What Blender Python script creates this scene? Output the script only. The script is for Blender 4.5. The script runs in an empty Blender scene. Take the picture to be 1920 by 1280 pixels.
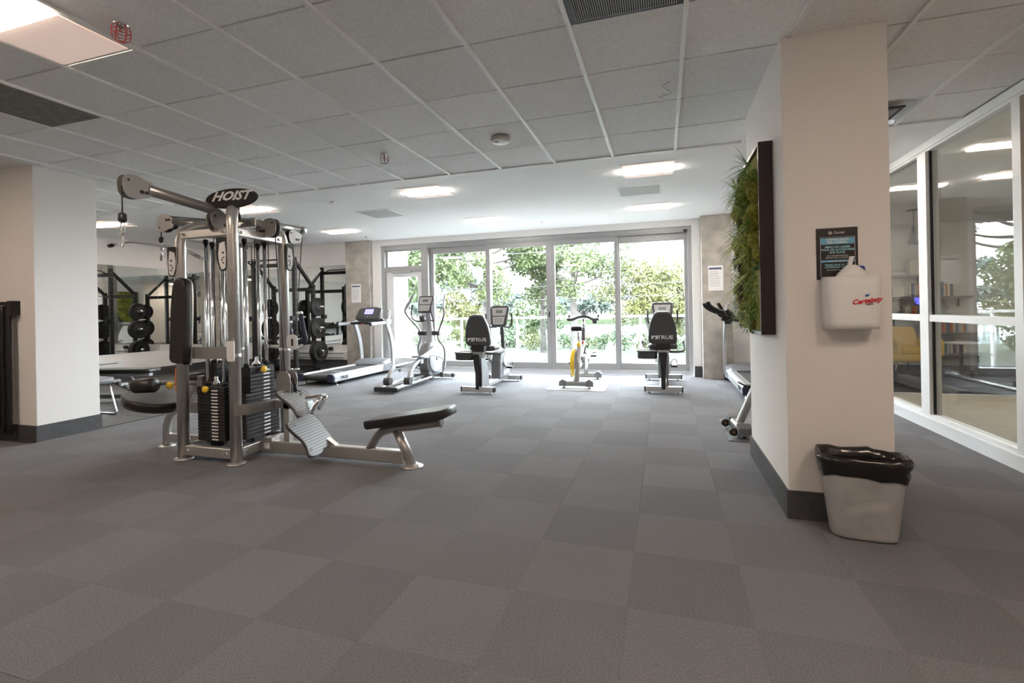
import bpy, math, random
from mathutils import Vector, Matrix

scene = bpy.context.scene
COL = scene.collection
random.seed(7)
V = Vector
PI = math.pi

# ------------------------------------------------------------------ camera, sky, sun, exposure
CAM_H = 1.257
cam_data = bpy.data.cameras.new('camera')
cam_data.sensor_width = 36.0
cam_data.lens = 906.4 / 1920 * 36.0
cam_data.shift_y = -59.5 / 1920
cam_data.clip_start = 0.05
cam_data.clip_end = 600
camera = bpy.data.objects.new('camera', cam_data)
COL.objects.link(camera)
yaw = math.radians(17.402); roll = math.radians(-1.1)
r0 = V((math.cos(yaw), math.sin(yaw), 0)); f0 = V((-math.sin(yaw), math.cos(yaw), 0)); u0 = V((0, 0, 1))
cr = r0 * math.cos(roll) + u0 * math.sin(roll); cu = -r0 * math.sin(roll) + u0 * math.cos(roll)
M = Matrix((cr, cu, -f0)).transposed().to_4x4()
M.translation = V((0, 0, CAM_H))
camera.matrix_world = M
scene.camera = camera

scene.view_settings.view_transform = 'Standard'
scene.view_settings.look = 'None'
scene.view_settings.exposure = 2.10
scene.cycles.max_bounces = 8
scene.cycles.diffuse_bounces = 4
scene.cycles.transparent_max_bounces = 12
scene.cycles.adaptive_threshold = 0.1
scene.view_settings.gamma = 1.0
scene.view_settings.use_curve_mapping = False

SKY_STRENGTH = 9.2
LAMP_STRENGTH = 7.8        # lamps in the tiled ceiling
LAMP_WINDOW = 11.5          # lamps in the gypsum ceiling by the windows
world = bpy.data.worlds.new('world'); scene.world = world
world.use_nodes = True
nt = world.node_tree; nt.nodes.clear()
wo = nt.nodes.new('ShaderNodeOutputWorld'); bg = nt.nodes.new('ShaderNodeBackground')
tc = nt.nodes.new('ShaderNodeTexCoord'); no = nt.nodes.new('ShaderNodeTexNoise'); cr_ = nt.nodes.new('ShaderNodeValToRGB')
no.inputs['Scale'].default_value = 2.6; no.inputs['Detail'].default_value = 5
nt.links.new(tc.outputs['Generated'], no.inputs['Vector']); nt.links.new(no.outputs['Fac'], cr_.inputs['Fac'])
cr_.color_ramp.elements[0].position = 0.3; cr_.color_ramp.elements[0].color = (0.70, 0.83, 1.0, 1)
cr_.color_ramp.elements[1].position = 0.6; cr_.color_ramp.elements[1].color = (0.96, 0.975, 1.0, 1)
nt.links.new(cr_.outputs['Color'], bg.inputs['Color']); bg.inputs['Strength'].default_value = SKY_STRENGTH
nt.links.new(bg.outputs['Background'], wo.inputs['Surface'])

sun_d = bpy.data.lights.new('sun', 'SUN'); sun_d.energy = 1.5; sun_d.angle = math.radians(12); sun_d.color = (1.0, 0.95, 0.86)
sun = bpy.data.objects.new('sun', sun_d); COL.objects.link(sun)
sun.rotation_euler = V((0.62, 0.5, -1.05)).to_track_quat('-Z', 'Y').to_euler()   # from behind the building, high

# ------------------------------------------------------------------ materials
MATS = {}
def mat(name, color, rough=0.5, metal=0.0, noise=0.0, scale=20.0, bump=0.0, bscale=None, emit=None, estr=0.0,
        spec=0.5, coat=0.0, stretch=None, c2=None, detail=4.0, rnd=0.0, trans=0.0, sheen=0.0):
    m = bpy.data.materials.new(name); m.use_nodes = True
    nt = m.node_tree; b = nt.nodes['Principled BSDF']
    col = (*color, 1.0)
    b.inputs['Base Color'].default_value = col
    b.inputs['Roughness'].default_value = rough
    b.inputs['Metallic'].default_value = metal
    b.inputs['Specular IOR Level'].default_value = spec
    b.inputs['Coat Weight'].default_value = coat
    if sheen: b.inputs['Sheen Weight'].default_value = sheen
    if emit:
        b.inputs['Emission Color'].default_value = (*emit, 1); b.inputs['Emission Strength'].default_value = estr
    if noise or bump or c2:
        tc = nt.nodes.new('ShaderNodeTexCoord'); mp = nt.nodes.new('ShaderNodeMapping')
        nt.links.new(tc.outputs['Object'], mp.inputs['Vector'])
        if stretch: mp.inputs['Scale'].default_value = stretch
        n = nt.nodes.new('ShaderNodeTexNoise'); n.inputs['Scale'].default_value = scale; n.inputs['Detail'].default_value = detail
        nt.links.new(mp.outputs['Vector'], n.inputs['Vector'])
        if noise or c2:
            rp = nt.nodes.new('ShaderNodeValToRGB')
            rp.color_ramp.elements[0].position = 0.32; rp.color_ramp.elements[1].position = 0.68
            lo = c2 if c2 else tuple(max(0, c * (1 - noise)) for c in color)
            hi = color if c2 else tuple(min(1, c * (1 + noise)) for c in color)
            rp.color_ramp.elements[0].color = (*lo, 1); rp.color_ramp.elements[1].color = (*hi, 1)
            nt.links.new(n.outputs['Fac'], rp.inputs['Fac'])
            nt.links.new(rp.outputs['Color'], b.inputs['Base Color'])
        if bump:
            n2 = n
            if bscale:
                n2 = nt.nodes.new('ShaderNodeTexNoise'); n2.inputs['Scale'].default_value = bscale; n2.inputs['Detail'].default_value = 3
                nt.links.new(mp.outputs['Vector'], n2.inputs['Vector'])
            bp = nt.nodes.new('ShaderNodeBump'); bp.inputs['Strength'].default_value = bump; bp.inputs['Distance'].default_value = 0.01
            nt.links.new(n2.outputs['Fac'], bp.inputs['Height']); nt.links.new(bp.outputs['Normal'], b.inputs['Normal'])
    if rnd:
        oi = nt.nodes.new('ShaderNodeObjectInfo'); hs = nt.nodes.new('ShaderNodeHueSaturation'); mr = nt.nodes.new('ShaderNodeMapRange')
        mr.inputs['To Min'].default_value = 1 - rnd; mr.inputs['To Max'].default_value = 1 + rnd
        nt.links.new(oi.outputs['Random'], mr.inputs['Value']); nt.links.new(mr.outputs['Result'], hs.inputs['Value'])
        src = b.inputs['Base Color'].links
        if src: nt.links.new(src[0].from_socket, hs.inputs['Color'])
        else: hs.inputs['Color'].default_value = col
        nt.links.new(hs.outputs['Color'], b.inputs['Base Color'])
    MATS[name] = m
    return m

def glass_mat(name, tint, ior=1.5, rough=0.0):
    m = bpy.data.materials.new(name); m.use_nodes = True
    nt = m.node_tree; nt.nodes.clear()
    o = nt.nodes.new('ShaderNodeOutputMaterial'); mx = nt.nodes.new('ShaderNodeMixShader')
    fr = nt.nodes.new('ShaderNodeFresnel'); fr.inputs['IOR'].default_value = ior
    geo = nt.nodes.new('ShaderNodeNewGeometry')
    t = nt.nodes.new('ShaderNodeBsdfTransparent'); t.inputs['Color'].default_value = (*tint, 1)
    g = nt.nodes.new('ShaderNodeBsdfGlossy'); g.inputs['Roughness'].default_value = rough
    # the same reflectance on the inner side of a face as on its outer side
    inv = nt.nodes.new('ShaderNodeMath'); inv.operation = 'MULTIPLY_ADD'
    inv.inputs[1].default_value = 1.0 / ior - ior; inv.inputs[2].default_value = ior
    nt.links.new(geo.outputs['Backfacing'], inv.inputs[0])
    sw = nt.nodes.new('ShaderNodeMath'); sw.operation = 'MULTIPLY_ADD'
    sw.inputs[1].default_value = 0.0; sw.inputs[2].default_value = ior
    nt.links.new(geo.outputs['Backfacing'], sw.inputs[0])
    lw = nt.nodes.new('ShaderNodeLayerWeight'); lw.inputs['Blend'].default_value = 0.5
    # Schlick from the facing term, valid on both sides
    f1 = nt.nodes.new('ShaderNodeMath'); f1.operation = 'POWER'; f1.inputs[1].default_value = 4.2
    nt.links.new(lw.outputs['Facing'], f1.inputs[0])
    f2 = nt.nodes.new('ShaderNodeMath'); f2.operation = 'MULTIPLY_ADD'; f2.inputs[1].default_value = 0.94; f2.inputs[2].default_value = 0.045
    nt.links.new(f1.outputs[0], f2.inputs[0])
    nt.links.new(f2.outputs[0], mx.inputs['Fac'])
    for x in (inv, sw, fr, geo): nt.nodes.remove(x)
    nt.links.new(t.outputs[0], mx.inputs[1]); nt.links.new(g.outputs[0], mx.inputs[2])
    nt.links.new(mx.outputs[0], o.inputs['Surface'])
    MATS[name] = m
    return m

W_white = mat('painted_plaster_white', (0.80, 0.79, 0.775), 0.75, bump=0.03, scale=140)
W_warm = mat('painted_plaster_warm', (0.78, 0.755, 0.735), 0.75, bump=0.03, scale=140)
M_gyp = mat('gypsum_ceiling', (0.91, 0.905, 0.895), 0.85)
M_tile = mat('mineral_fibre_tile', (0.88, 0.88, 0.875), 0.95, noise=0.06, scale=60, bump=0.25, bscale=260, spec=0.2, rnd=0.03)
M_grid = mat('painted_steel_grid', (0.90, 0.90, 0.89), 0.35)
M_conc = mat('raw_concrete', (0.44, 0.41, 0.37), 0.8, noise=0.22, scale=5, bump=0.15, bscale=60, detail=9)
M_carp_a = mat('carpet_charcoal', (0.192, 0.193, 0.204), 1.0, noise=0.34, scale=300, bump=0.6, bscale=420, spec=0.1, stretch=(1, 0.45, 1), rnd=0.03, detail=6, sheen=0.02)
M_carp_b = mat('carpet_charcoal_turned', (0.179, 0.180, 0.190), 1.0, noise=0.34, scale=300, bump=0.6, bscale=420, spec=0.1, stretch=(0.45, 1, 1), rnd=0.03, detail=6, sheen=0.0)  # same carpet, pile turned; its duller sheen is put into the colour
M_rub = mat('black_rubber_tile', (0.045, 0.043, 0.042), 0.42, noise=0.35, scale=160, bump=0.1, bscale=200, rnd=0.15)
M_skirt = mat('charcoal_skirting', (0.055, 0.055, 0.06), 0.6, noise=0.2, scale=30)
M_alu = mat('anodised_aluminium', (0.37, 0.37, 0.37), 0.42, metal=0.25, spec=0.5)
M_white = mat('white_enamel', (0.78, 0.79, 0.79), 0.4)
M_paper = mat('white_paper', (0.82, 0.83, 0.84), 0.8)
M_ink = mat('printed_ink', (0.03, 0.035, 0.05), 0.7)
M_inkgrey = mat('printed_grey_ink', (0.35, 0.36, 0.38), 0.7)
M_silver = mat('silver_powder_coat', (0.56, 0.55, 0.54), 0.30, metal=0.75, noise=0.03, scale=300)
M_chrome = mat('polished_chrome', (0.78, 0.79, 0.80), 0.12, metal=1.0)
M_steelgrey = mat('grey_powder_coat', (0.30, 0.295, 0.29), 0.38, metal=0.5)
M_boom = mat('silver_coat_darkened', (0.32, 0.315, 0.31), 0.30, metal=0.75)  # silver coat with its dark reflections put into the colour
M_blk = mat('black_plastic', (0.013, 0.013, 0.014), 0.45)
M_blkmetal = mat('black_powder_coat', (0.012, 0.0115, 0.0115), 0.5)
M_vinyl = mat('black_vinyl', (0.013, 0.0125, 0.0125), 0.36, bump=0.05, scale=220)
M_iron = mat('black_cast_plate', (0.032, 0.032, 0.034), 0.42, metal=0.3)
M_bumper = mat('bumper_rubber', (0.018, 0.017, 0.0165), 0.5)
M_plastic = mat('light_grey_plastic', (0.40, 0.405, 0.415), 0.38)
M_plasticd = mat('mid_grey_plastic', (0.16, 0.165, 0.178), 0.4)
M_dkgrey = mat('dark_grey_plastic', (0.048, 0.050, 0.052), 0.45)
M_yellow = mat('yellow_plastic', (0.85, 0.56, 0.03), 0.4)
M_red = mat('red_enamel', (0.55, 0.03, 0.03), 0.4)
M_orange = mat('warning_orange', (0.80, 0.18, 0.05), 0.5)
M_navy = mat('navy_grip_foam', (0.012, 0.016, 0.045), 0.6)
M_label = mat('printed_white_label', (0.75, 0.76, 0.77), 0.5)
M_belt = mat('tread_belt', (0.04, 0.04, 0.042), 0.7, bump=0.1, scale=300)
M_rubgrey = mat('grey_ribbed_rubber', (0.20, 0.205, 0.215), 0.45)
M_screen = mat('lit_blue_screen', (0.02, 0.02, 0.1), 0.3, emit=(0.16, 0.15, 0.95), estr=1.1)
M_lcd = mat('grey_display', (0.16, 0.18, 0.17), 0.25)
M_mirror = mat('silvered_mirror', (0.80, 0.83, 0.82), 0.01, metal=1.0)
M_glass = glass_mat('clear_glass', (0.97, 0.985, 0.975))
M_glassr = glass_mat('railing_glass', (0.90, 0.94, 0.92))
M_lens = mat('lit_lamp_lens', (0.9, 0.85, 0.78), 0.5, emit=(1.0, 0.79, 0.62), estr=LAMP_STRENGTH)
M_lensw = mat('lit_lamp_lens_window_side', (0.9, 0.85, 0.78), 0.5, emit=(1.0, 0.90, 0.80), estr=LAMP_WINDOW)
M_refl = mat('glowing_side_reflector', (0.70, 0.62, 0.57), 0.5, emit=(1.0, 0.74, 0.62), estr=0.10)  # reflectors; the lamp light they catch is put in as a faint glow
M_vent = mat('painted_vent_grey', (0.50, 0.50, 0.49), 0.6)
M_ventd = mat('vent_dark_panel', (0.18, 0.18, 0.165), 0.6, noise=0.25, scale=14)
M_bin = mat('grey_bin_plastic', (0.36, 0.36, 0.36), 0.42, noise=0.12, scale=9)
M_liner = mat('black_bag_film', (0.012, 0.011, 0.011), 0.18, spec=0.6)
M_frame = mat('dark_walnut_frame', (0.035, 0.020, 0.022), 0.4)
M_moss = mat('moss', (0.26, 0.25, 0.035), 0.95, noise=0.5, scale=60, bump=1.0, bscale=120)
M_leafA = mat('leaf_mid_green', (0.16, 0.30, 0.05), 0.5, rnd=0.25)
M_leafB = mat('leaf_yellow_green', (0.40, 0.50, 0.10), 0.5, rnd=0.25)
M_leafC = mat('leaf_deep_green', (0.05, 0.14, 0.04), 0.5, rnd=0.25)
M_leafR = mat('leaf_dark_red', (0.07, 0.02, 0.02), 0.5)
M_bark = mat('bark', (0.05, 0.044, 0.04), 0.9, noise=0.4, scale=8, bump=0.4)
M_treeA = mat('foliage_fresh', (0.056, 0.078, 0.026), 0.6, rnd=0.1)
M_treeB = mat('foliage_yellowing', (0.082, 0.088, 0.026), 0.6, rnd=0.1)
M_treeC = mat('foliage_distant', (0.040, 0.060, 0.050), 0.7, rnd=0.1)
M_treeD = mat('foliage_deep', (0.048, 0.076, 0.027), 0.6, rnd=0.1)
M_grass = mat('mown_grass', (0.028, 0.036, 0.017), 0.95, noise=0.3, scale=3)
M_water = mat('lake_water', (0.12, 0.16, 0.18), 0.12, bump=0.15, scale=1.2, spec=0.6)
M_road = mat('pale_asphalt', (0.045, 0.045, 0.043), 0.9, noise=0.1, scale=4)
M_stucco = mat('cream_stucco', (0.28, 0.27, 0.25), 0.85, bump=0.05, scale=90)
M_wood = mat('oak_veneer', (0.36, 0.21, 0.12), 0.45, noise=0.25, scale=6, stretch=(8, 8, 0.6))
M_shelf = mat('grey_brown_shelf', (0.20, 0.17, 0.145), 0.55)
M_mustard = mat('mustard_upholstery', (0.66, 0.43, 0.06), 0.9, bump=0.15, scale=300)
M_beige = mat('beige_floor', (0.55, 0.50, 0.41), 0.4, noise=0.05, scale=5)
M_libwall = mat('library_wall', (0.60, 0.60, 0.56), 0.8)
M_libcarp = mat('library_carpet', (0.035, 0.035, 0.04), 1.0, noise=0.4, scale=60)
M_blue = mat('blue_plastic', (0.03, 0.06, 0.35), 0.35)
M_cyan = mat('poster_blue', (0.16, 0.42, 0.62), 0.6)
M_cyant = mat('poster_cyan_ink', (0.35, 0.68, 0.78), 0.6)
M_posterbg = mat('poster_black', (0.012, 0.010, 0.012), 0.35)
M_redink = mat('logo_red', (0.62, 0.02, 0.03), 0.4)
M_blueink = mat('logo_blue', (0.03, 0.10, 0.42), 0.4)
M_matwhite = mat('pale_mat_vinyl', (0.40, 0.40, 0.40), 0.55, bump=0.05, scale=200)
M_matdark = mat('dark_foam_mat', (0.05, 0.055, 0.06), 0.35, noise=0.3, scale=6, bump=0.1, bscale=14)
M_matgrey = mat('grey_mat_vinyl', (0.10, 0.10, 0.105), 0.6)

# ------------------------------------------------------------------ geometry helpers
def catmull(pts, n=6):
    pts = [V(p) for p in pts]
    if len(pts) < 3: return pts
    q = [pts[0] * 2 - pts[1]] + pts + [pts[-1] * 2 - pts[-2]]
    out = []
    for i in range(1, len(q) - 2):
        a, b, c, d = q[i - 1], q[i], q[i + 1], q[i + 2]
        for k in range(n):
            t = k / n
            out.append(0.5 * ((2 * b) + (c - a) * t + (2 * a - 5 * b + 4 * c - d) * t * t + (3 * b - a - 3 * c + d) * t ** 3))
    out.append(pts[-1])
    return out

def fillet(pts, r=0.05, n=4):
    """polyline with rounded corners"""
    pts = [V(p) for p in pts]
    out = [pts[0]]
    for i in range(1, len(pts) - 1):
        a, b, c = pts[i - 1], pts[i], pts[i + 1]
        d1 = (a - b); d2 = (c - b)
        l = min(r, d1.length * 0.49, d2.length * 0.49)
        p = b + d1.normalized() * l; q = b + d2.normalized() * l
        for k in range(n + 1):
            t = k / n
            out.append(p * (1 - t) ** 2 + b * 2 * t * (1 - t) + q * t * t)
    out.append(pts[-1])
    return out

class MB:
    def __init__(s): s.v = []; s.f = []; s.sm = []
    def add(s, vs, fs, smooth=False):
        o = len(s.v); s.v += [V(p) for p in vs]
        s.f += [tuple(i + o for i in f) for f in fs]; s.sm += [smooth] * len(fs)
        return s
    def box(s, x0, x1, y0, y1, z0, z1, ch=0.0):
        if ch:
            return s.obox(V(((x0 + x1) / 2, (y0 + y1) / 2, z0)), V(((x0 + x1) / 2, (y0 + y1) / 2, z1)), x1 - x0, y1 - y0, V((1, 0, 0)), ch)
        vs = [(x, y, z) for z in (z0, z1) for y in (y0, y1) for x in (x0, x1)]
        return s.add(vs, [(0, 2, 3, 1), (4, 5, 7, 6), (0, 1, 5, 4), (2, 6, 7, 3), (0, 4, 6, 2), (1, 3, 7, 5)])
    def obox(s, p0, p1, w, h, up=(0, 0, 1), ch=0.0):
        """beam from p0 to p1, section w (along up) by h (across)"""
        p0 = V(p0); p1 = V(p1); d = (p1 - p0); L = d.length; d.normalize()
        up = V(up); a = (up - d * up.dot(d)); a.normalize(); b = d.cross(a)
        if not ch:
            vs = [p + a * sa * w / 2 + b * sb * h / 2 for p in (p0, p1) for sb in (-1, 1) for sa in (-1, 1)]
            return s.add(vs, [(0, 1, 3, 2), (4, 6, 7, 5), (0, 4, 5, 1), (2, 3, 7, 6), (0, 2, 6, 4), (1, 5, 7, 3)])
        c = ch
        def ring(q, ins):
            W = w / 2 - ins; Hh = h / 2 - ins; k = max(c - ins, 0.0005)
            o = [(W, Hh - k), (W - k, Hh), (-W + k, Hh), (-W, Hh - k), (-W, -Hh + k), (-W + k, -Hh), (W - k, -Hh), (W, -Hh + k)]
            return [q + a * x + b * y for x, y in o]
        rings = [ring(p0, c), ring(p0 + d * c, 0), ring(p1 - d * c, 0), ring(p1, c)]
        return s.loft(rings, cap=True)
    def loft(s, rings, cap=True, closed=True, smooth=False):
        n = len(rings[0]); vs = [p for r in rings for p in r]; fs = []
        for i in range(len(rings) - 1):
            for k in range(n if closed else n - 1):
                k2 = (k + 1) % n
                fs.append((i * n + k, i * n + k2, (i + 1) * n + k2, (i + 1) * n + k))
        s.add(vs, fs, smooth)
        if cap:
            o = len(s.v) - len(vs)
            s.f.append(tuple(o + k for k in reversed(range(n)))); s.sm.append(False)
            e = o + (len(rings) - 1) * n
            s.f.append(tuple(e + k for k in range(n))); s.sm.append(False)
        return s
    def tube(s, pts, r, seg=12, cap=True, sq=None):
        pts = [V(p) for p in pts]
        n = len(pts); rs = r if isinstance(r, (list, tuple)) else [r] * n
        T = []
        for i in range(n):
            t = (pts[min(i + 1, n - 1)] - pts[max(i - 1, 0)]); t.normalize(); T.append(t)
        ref = V((0, 0, 1)) if abs(T[0].z) < 0.9 else V((1, 0, 0))
        a = ref - T[0] * ref.dot(T[0]); a.normalize(); rings = []
        for i in range(n):
            a = a - T[i] * a.dot(T[i]); a.normalize(); b = T[i].cross(a)
            rings.append([pts[i] + (a * math.cos(2 * PI * k / seg) * (sq or 1) + b * math.sin(2 * PI * k / seg)) * rs[i] for k in range(seg)])
        return s.loft(rings, cap, True, True)
    def cyl(s, p0, p1, r, seg=16, r2=None): return s.tube([p0, p1], [r, r2 if r2 is not None else r], seg)
    def lathe(s, prof, org=(0, 0, 0), ax=(0, 0, 1), seg=24, cap=True):
        """profile of (radius, height) turned about ax"""
        ax = V(ax).normalized(); ref = V((0, 0, 1)) if abs(ax.z) < 0.9 else V((1, 0, 0))
        a = (ref - ax * ref.dot(ax)).normalized(); b = ax.cross(a); org = V(org)
        rings = [[org + ax * h + (a * math.cos(2 * PI * k / seg) + b * math.sin(2 * PI * k / seg)) * max(r, 1e-4) for k in range(seg)] for r, h in prof]
        return s.loft(rings, cap, True, True)
    def prism(s, out, org, ux, uy, th, rnd=0.0, steps=3, crown=0.0):
        """2-D outline extruded by th along ux x uy, edges rounded by rnd"""
        org = V(org); ux = V(ux).normalized(); uy = V(uy).normalized(); n = ux.cross(uy)
        cx = sum(p[0] for p in out) / len(out); cy = sum(p[1] for p in out) / len(out)
        ext = max(max(abs(p[0] - cx) for p in out), max(abs(p[1] - cy) for p in out))
        def ring(ins, z):
            k = 1 - ins / ext if ext else 1
            return [org + ux * (cx + (p[0] - cx) * k) + uy * (cy + (p[1] - cy) * k) + n * z for p in out]
        if rnd <= 0: rings = [ring(0, 0), ring(0, th)]
        else:
            rings = []
            for i in range(steps + 1):
                t = i / steps * PI / 2
                rings.append(ring(rnd * (1 - math.sin(t)), rnd * (1 - math.cos(t))))
            for i in range(steps + 1):
                t = i / steps * PI / 2
                rings.append(ring(rnd * (1 - math.cos(t)), th - rnd * (1 - math.sin(t))))
        if crown: rings.append(ring(ext * 0.5, th + crown))
        return s.loft(rings, True, True, rnd > 0)
    def sphere(s, c, r, seg=12, rings=8, sc=(1, 1, 1)):
        c = V(c); R = []
        for i in range(rings + 1):
            t = PI * i / rings
            R.append([c + V((max(math.sin(t), 1e-3) * math.cos(2 * PI * k / seg) * r * sc[0], max(math.sin(t), 1e-3) * math.sin(2 * PI * k / seg) * r * sc[1], -math.cos(t) * r * sc[2])) for k in range(seg)])
        return s.loft(R, True, True, True)
    def mesh(s, name, off=(0, 0, 0)):
        me = bpy.data.meshes.new(name); off = V(off)
        me.from_pydata([tuple(p - off) for p in s.v], [], s.f)
        me.polygons.foreach_set('use_smooth', s.sm); me.update()
        return me
    def build(s, name, m, parent=None, bevel=0.0, flip=False):
        off = V(parent['_o']) if parent is not None and '_o' in parent.keys() else V((0, 0, 0))
        me = s.mesh(name, off)
        o = bpy.data.objects.new(name, me); COL.objects.link(o)
        if m is not None: me.materials.append(m)
        if parent is not None:
            o.parent = parent
            if '_o' in parent.keys(): o['_o'] = parent['_o']
        if bevel:
            md = o.modifiers.new('bevel', 'BEVEL'); md.width = bevel; md.segments = 2; md.limit_method = 'ANGLE'
        BUILT.append(o)
        return o
BUILT = []

def tag(o, label=None, cat=None, group=None, kind=None):
    if label: o['label'] = label
    if cat: o['category'] = cat
    if group: o['group'] = group
    if kind: o['kind'] = kind
    return o
def thing(name, label, cat, loc=(0, 0, 0), group=None, world=True, kind=None):
    """an Empty at the thing's base; world=True: its parts are given in room coordinates"""
    o = bpy.data.objects.new(name, None); COL.objects.link(o); o.empty_display_size = 0.1
    o.location = loc
    if world: o['_o'] = tuple(loc)
    return tag(o, label, cat, group, kind)
def one(name, mb, m, label, cat, group=None, kind=None, bevel=0.0):
    """a thing that is a single mesh, its origin at its base centre"""
    xs = [p.x for p in mb.v]; ys = [p.y for p in mb.v]; zs = [p.z for p in mb.v]
    c = V(((min(xs) + max(xs)) / 2, (min(ys) + max(ys)) / 2, min(zs)))
    me = mb.mesh(name, c); me.materials.append(m)
    o = bpy.data.objects.new(name, me); COL.objects.link(o); o.location = c
    o['_o'] = tuple(c)
    if bevel:
        md = o.modifiers.new('bevel', 'BEVEL'); md.width = bevel; md.segments = 2; md.limit_method = 'ANGLE'
    return tag(o, label, cat, group, kind)
def struct(name, mb, m, label, cat, bevel=0.0): return one(name, mb, m, label, cat, None, 'structure', bevel)
def copy_tree(o, parent=None):
    c = o.copy(); COL.objects.link(c); c.parent = parent
    for ch in o.children: copy_tree(ch, c)
    return c
def rrect(w, h, r, n=4, cx=0, cy=0):
    out = []
    for (sx, sy, a0) in ((1, 1, 0), (-1, 1, PI / 2), (-1, -1, PI), (1, -1, 1.5 * PI)):
        for k in range(n + 1):
            a = a0 + PI / 2 * k / n
            out.append((cx + sx * (w / 2 - r) + r * math.cos(a), cy + sy * (h / 2 - r) + r * math.sin(a)))
    return out
def circ(r, n=20, ry=None): return [(r * math.cos(2 * PI * k / n), (ry or r) * math.sin(2 * PI * k / n)) for k in range(n)]

def text_part(name, txt, size, org, ux, uy, m, parent, depth=0.001, shear=0.0, bold=0.0, align='CENTER', sx=1.0):
    """lettering as thin solid letters; org is the centre of the line"""
    c = bpy.data.curves.new(name, 'FONT'); c.body = txt; c.size = size; c.extrude = depth; c.shear = shear; c.offset = bold
    c.align_x = align; c.align_y = 'CENTER'; c.resolution_u = 2
    t = bpy.data.objects.new('t', c); COL.objects.link(t)
    dg = bpy.context.evaluated_depsgraph_get(); me = bpy.data.meshes.new_from_object(t.evaluated_get(dg))
    bpy.data.objects.remove(t); bpy.data.curves.remove(c)
    ux = V(ux).normalized(); uy = V(uy).normalized(); n = ux.cross(uy)
    off = V(parent['_o']) if parent is not None and '_o' in parent.keys() else V((0, 0, 0))
    for v in me.vertices:
        p = v.co.copy(); v.co = V(org) - off + ux * p.x * sx + uy * p.y + n * p.z
    me.materials.clear(); me.materials.append(m); me.update()
    o = bpy.data.objects.new(name, me); COL.objects.link(o); o.parent = parent
    return o

# ================================================================== the room
XL, XR, YF, YB, ZC = -10.4, 2.47, -3.2, 9.2, 2.821
XRUB = -6.12            # edge between carpet and rubber
T = 0.488               # carpet tile
# ---- carpet floor
floor = struct('floor', MB().box(XRUB, XR + 0.1, YF, YB, -0.10, -0.012), M_carp_b, 'charcoal carpet tiled floor of the gym', 'floor')
def view_rank(x, y):
    u = x * math.cos(yaw) + y * math.sin(yaw); w = -x * math.sin(yaw) + y * math.cos(yaw)
    if w < 0.3: return None
    px = 960 + 906 * u / w; py = 580 + 906 * CAM_H / w
    if px < -150 or px > 2070 or py > 1420: return None
    return w
cells = []
for i in range(-12, 9):
    for j in range(-8, 20):
        x0 = max(-1.143 + i * T, XRUB); x1 = min(-1.143 + (i + 1) * T, XR); y1 = min(5.974 - j * T, YB); y0 = max(5.974 - (j + 1) * T, YF)
        if x1 - x0 < 0.02 or y1 - y0 < 0.02: continue
        cells.append((view_rank((x0 + x1) / 2, (y0 + y1) / 2), x0, x1, y0, y1, (i + j) % 2))
seen = sorted([c for c in cells if c[0] is not None], key=lambda c: c[0])
near = seen[:296]; rest = [c for c in cells if c not in near]
for (_, x0, x1, y0, y1, k) in near:
    g = 0.0005; z = random.uniform(-0.0003, 0.0003)
    MB().box(x0 + g, x1 - g, y0 + g, y1 - g, -0.012, z).build('carpet_tile', M_carp_b if k else M_carp_a, floor)
for k in (0, 1):
    mb = MB()
    for (_, x0, x1, y0, y1, kk) in rest:
        if kk == k: mb.box(x0 + 0.0016, x1 - 0.0016, y0 + 0.0016, y1 - 0.0016, -0.012, 0)
    tag(mb.build('carpet_tiles', M_carp_b if k else M_carp_a, floor), kind='stuff')

# ---- rubber floor of the free weight corner
rub = struct('floor', MB().box(XL, XRUB - 0.004, 3.2, YB, -0.1, -0.008), M_blk, 'black rubber floor of the free weight corner', 'floor')
for i in range(7):
    for j in range(10):
        x1 = XRUB - 0.006 - i * 0.61; x0 = max(x1 - 0.604, XL); y0 = 3.2 + j * 0.61; y1 = min(y0 + 0.604, YB)
        if x1 - x0 > 0.05: MB().box(x0, x1, y0, y1, -0.008, 0.004 + random.uniform(-0.0006, 0.0006)).build('rubber_tile', M_rub, rub)
struct('trim_1', MB().box(XRUB - 0.02, XRUB + 0.012, 3.85, YB, 0, 0.008), M_blk, 'thin black edge strip between carpet and rubber', 'trim')
front_floor_left = struct('floor', MB().box(XL, XRUB - 0.004, YF, 3.2, -0.1, 0), M_carp_b, 'plain carpet floor far left of the partition', 'floor')

# ---- ceilings
SOF = 5.10
ceil = struct('ceiling', MB().box(XL - 0.1, XR + 0.1, YF - 0.1, SOF, ZC + 0.05, ZC + 0.15), M_tile, 'suspended ceiling of square mineral tiles', 'ceiling')
gx = [(-1.771 + c) * 0.61 for c in range(-16, 7)]; gy = [(3.361 + r) * 0.61 for r in range(-8, 6)]
gx = [x for x in gx if XL < x < XR]; gy = [y for y in gy if YF < y < SOF - 0.05]
xs = [XL] + gx + [XR]; ys = [YF] + gy + [SOF]
holes = {}   # tile cells taken by lamps and grilles
def cell(x, y):
    i = max(k for k in range(len(xs) - 1) if xs[k] <= x); j = max(k for k in range(len(ys) - 1) if ys[k] <= y)
    return i, j
for (x, y) in ((-3.2, 1.8), (-3.2, 1.1), (-4.4, 2.4), (-0.2, 2.4), (-0.2, 0.5), (-0.2, -0.1), (-6.3, -0.6), (-6.3, -1.2), (-6.3, 1.1), (-6.3, 1.8), (1.7, 1.1), (1.7, 0.5), (1.7, 4.75)): holes[cell(x, y)] = 1
def in_pillar(x0, x1, y0, y1): return x0 >= 0.70 and x1 <= 1.2 and y0 >= 3.2 and y1 <= 4.4
tm = {}
hidden = MB()
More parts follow.
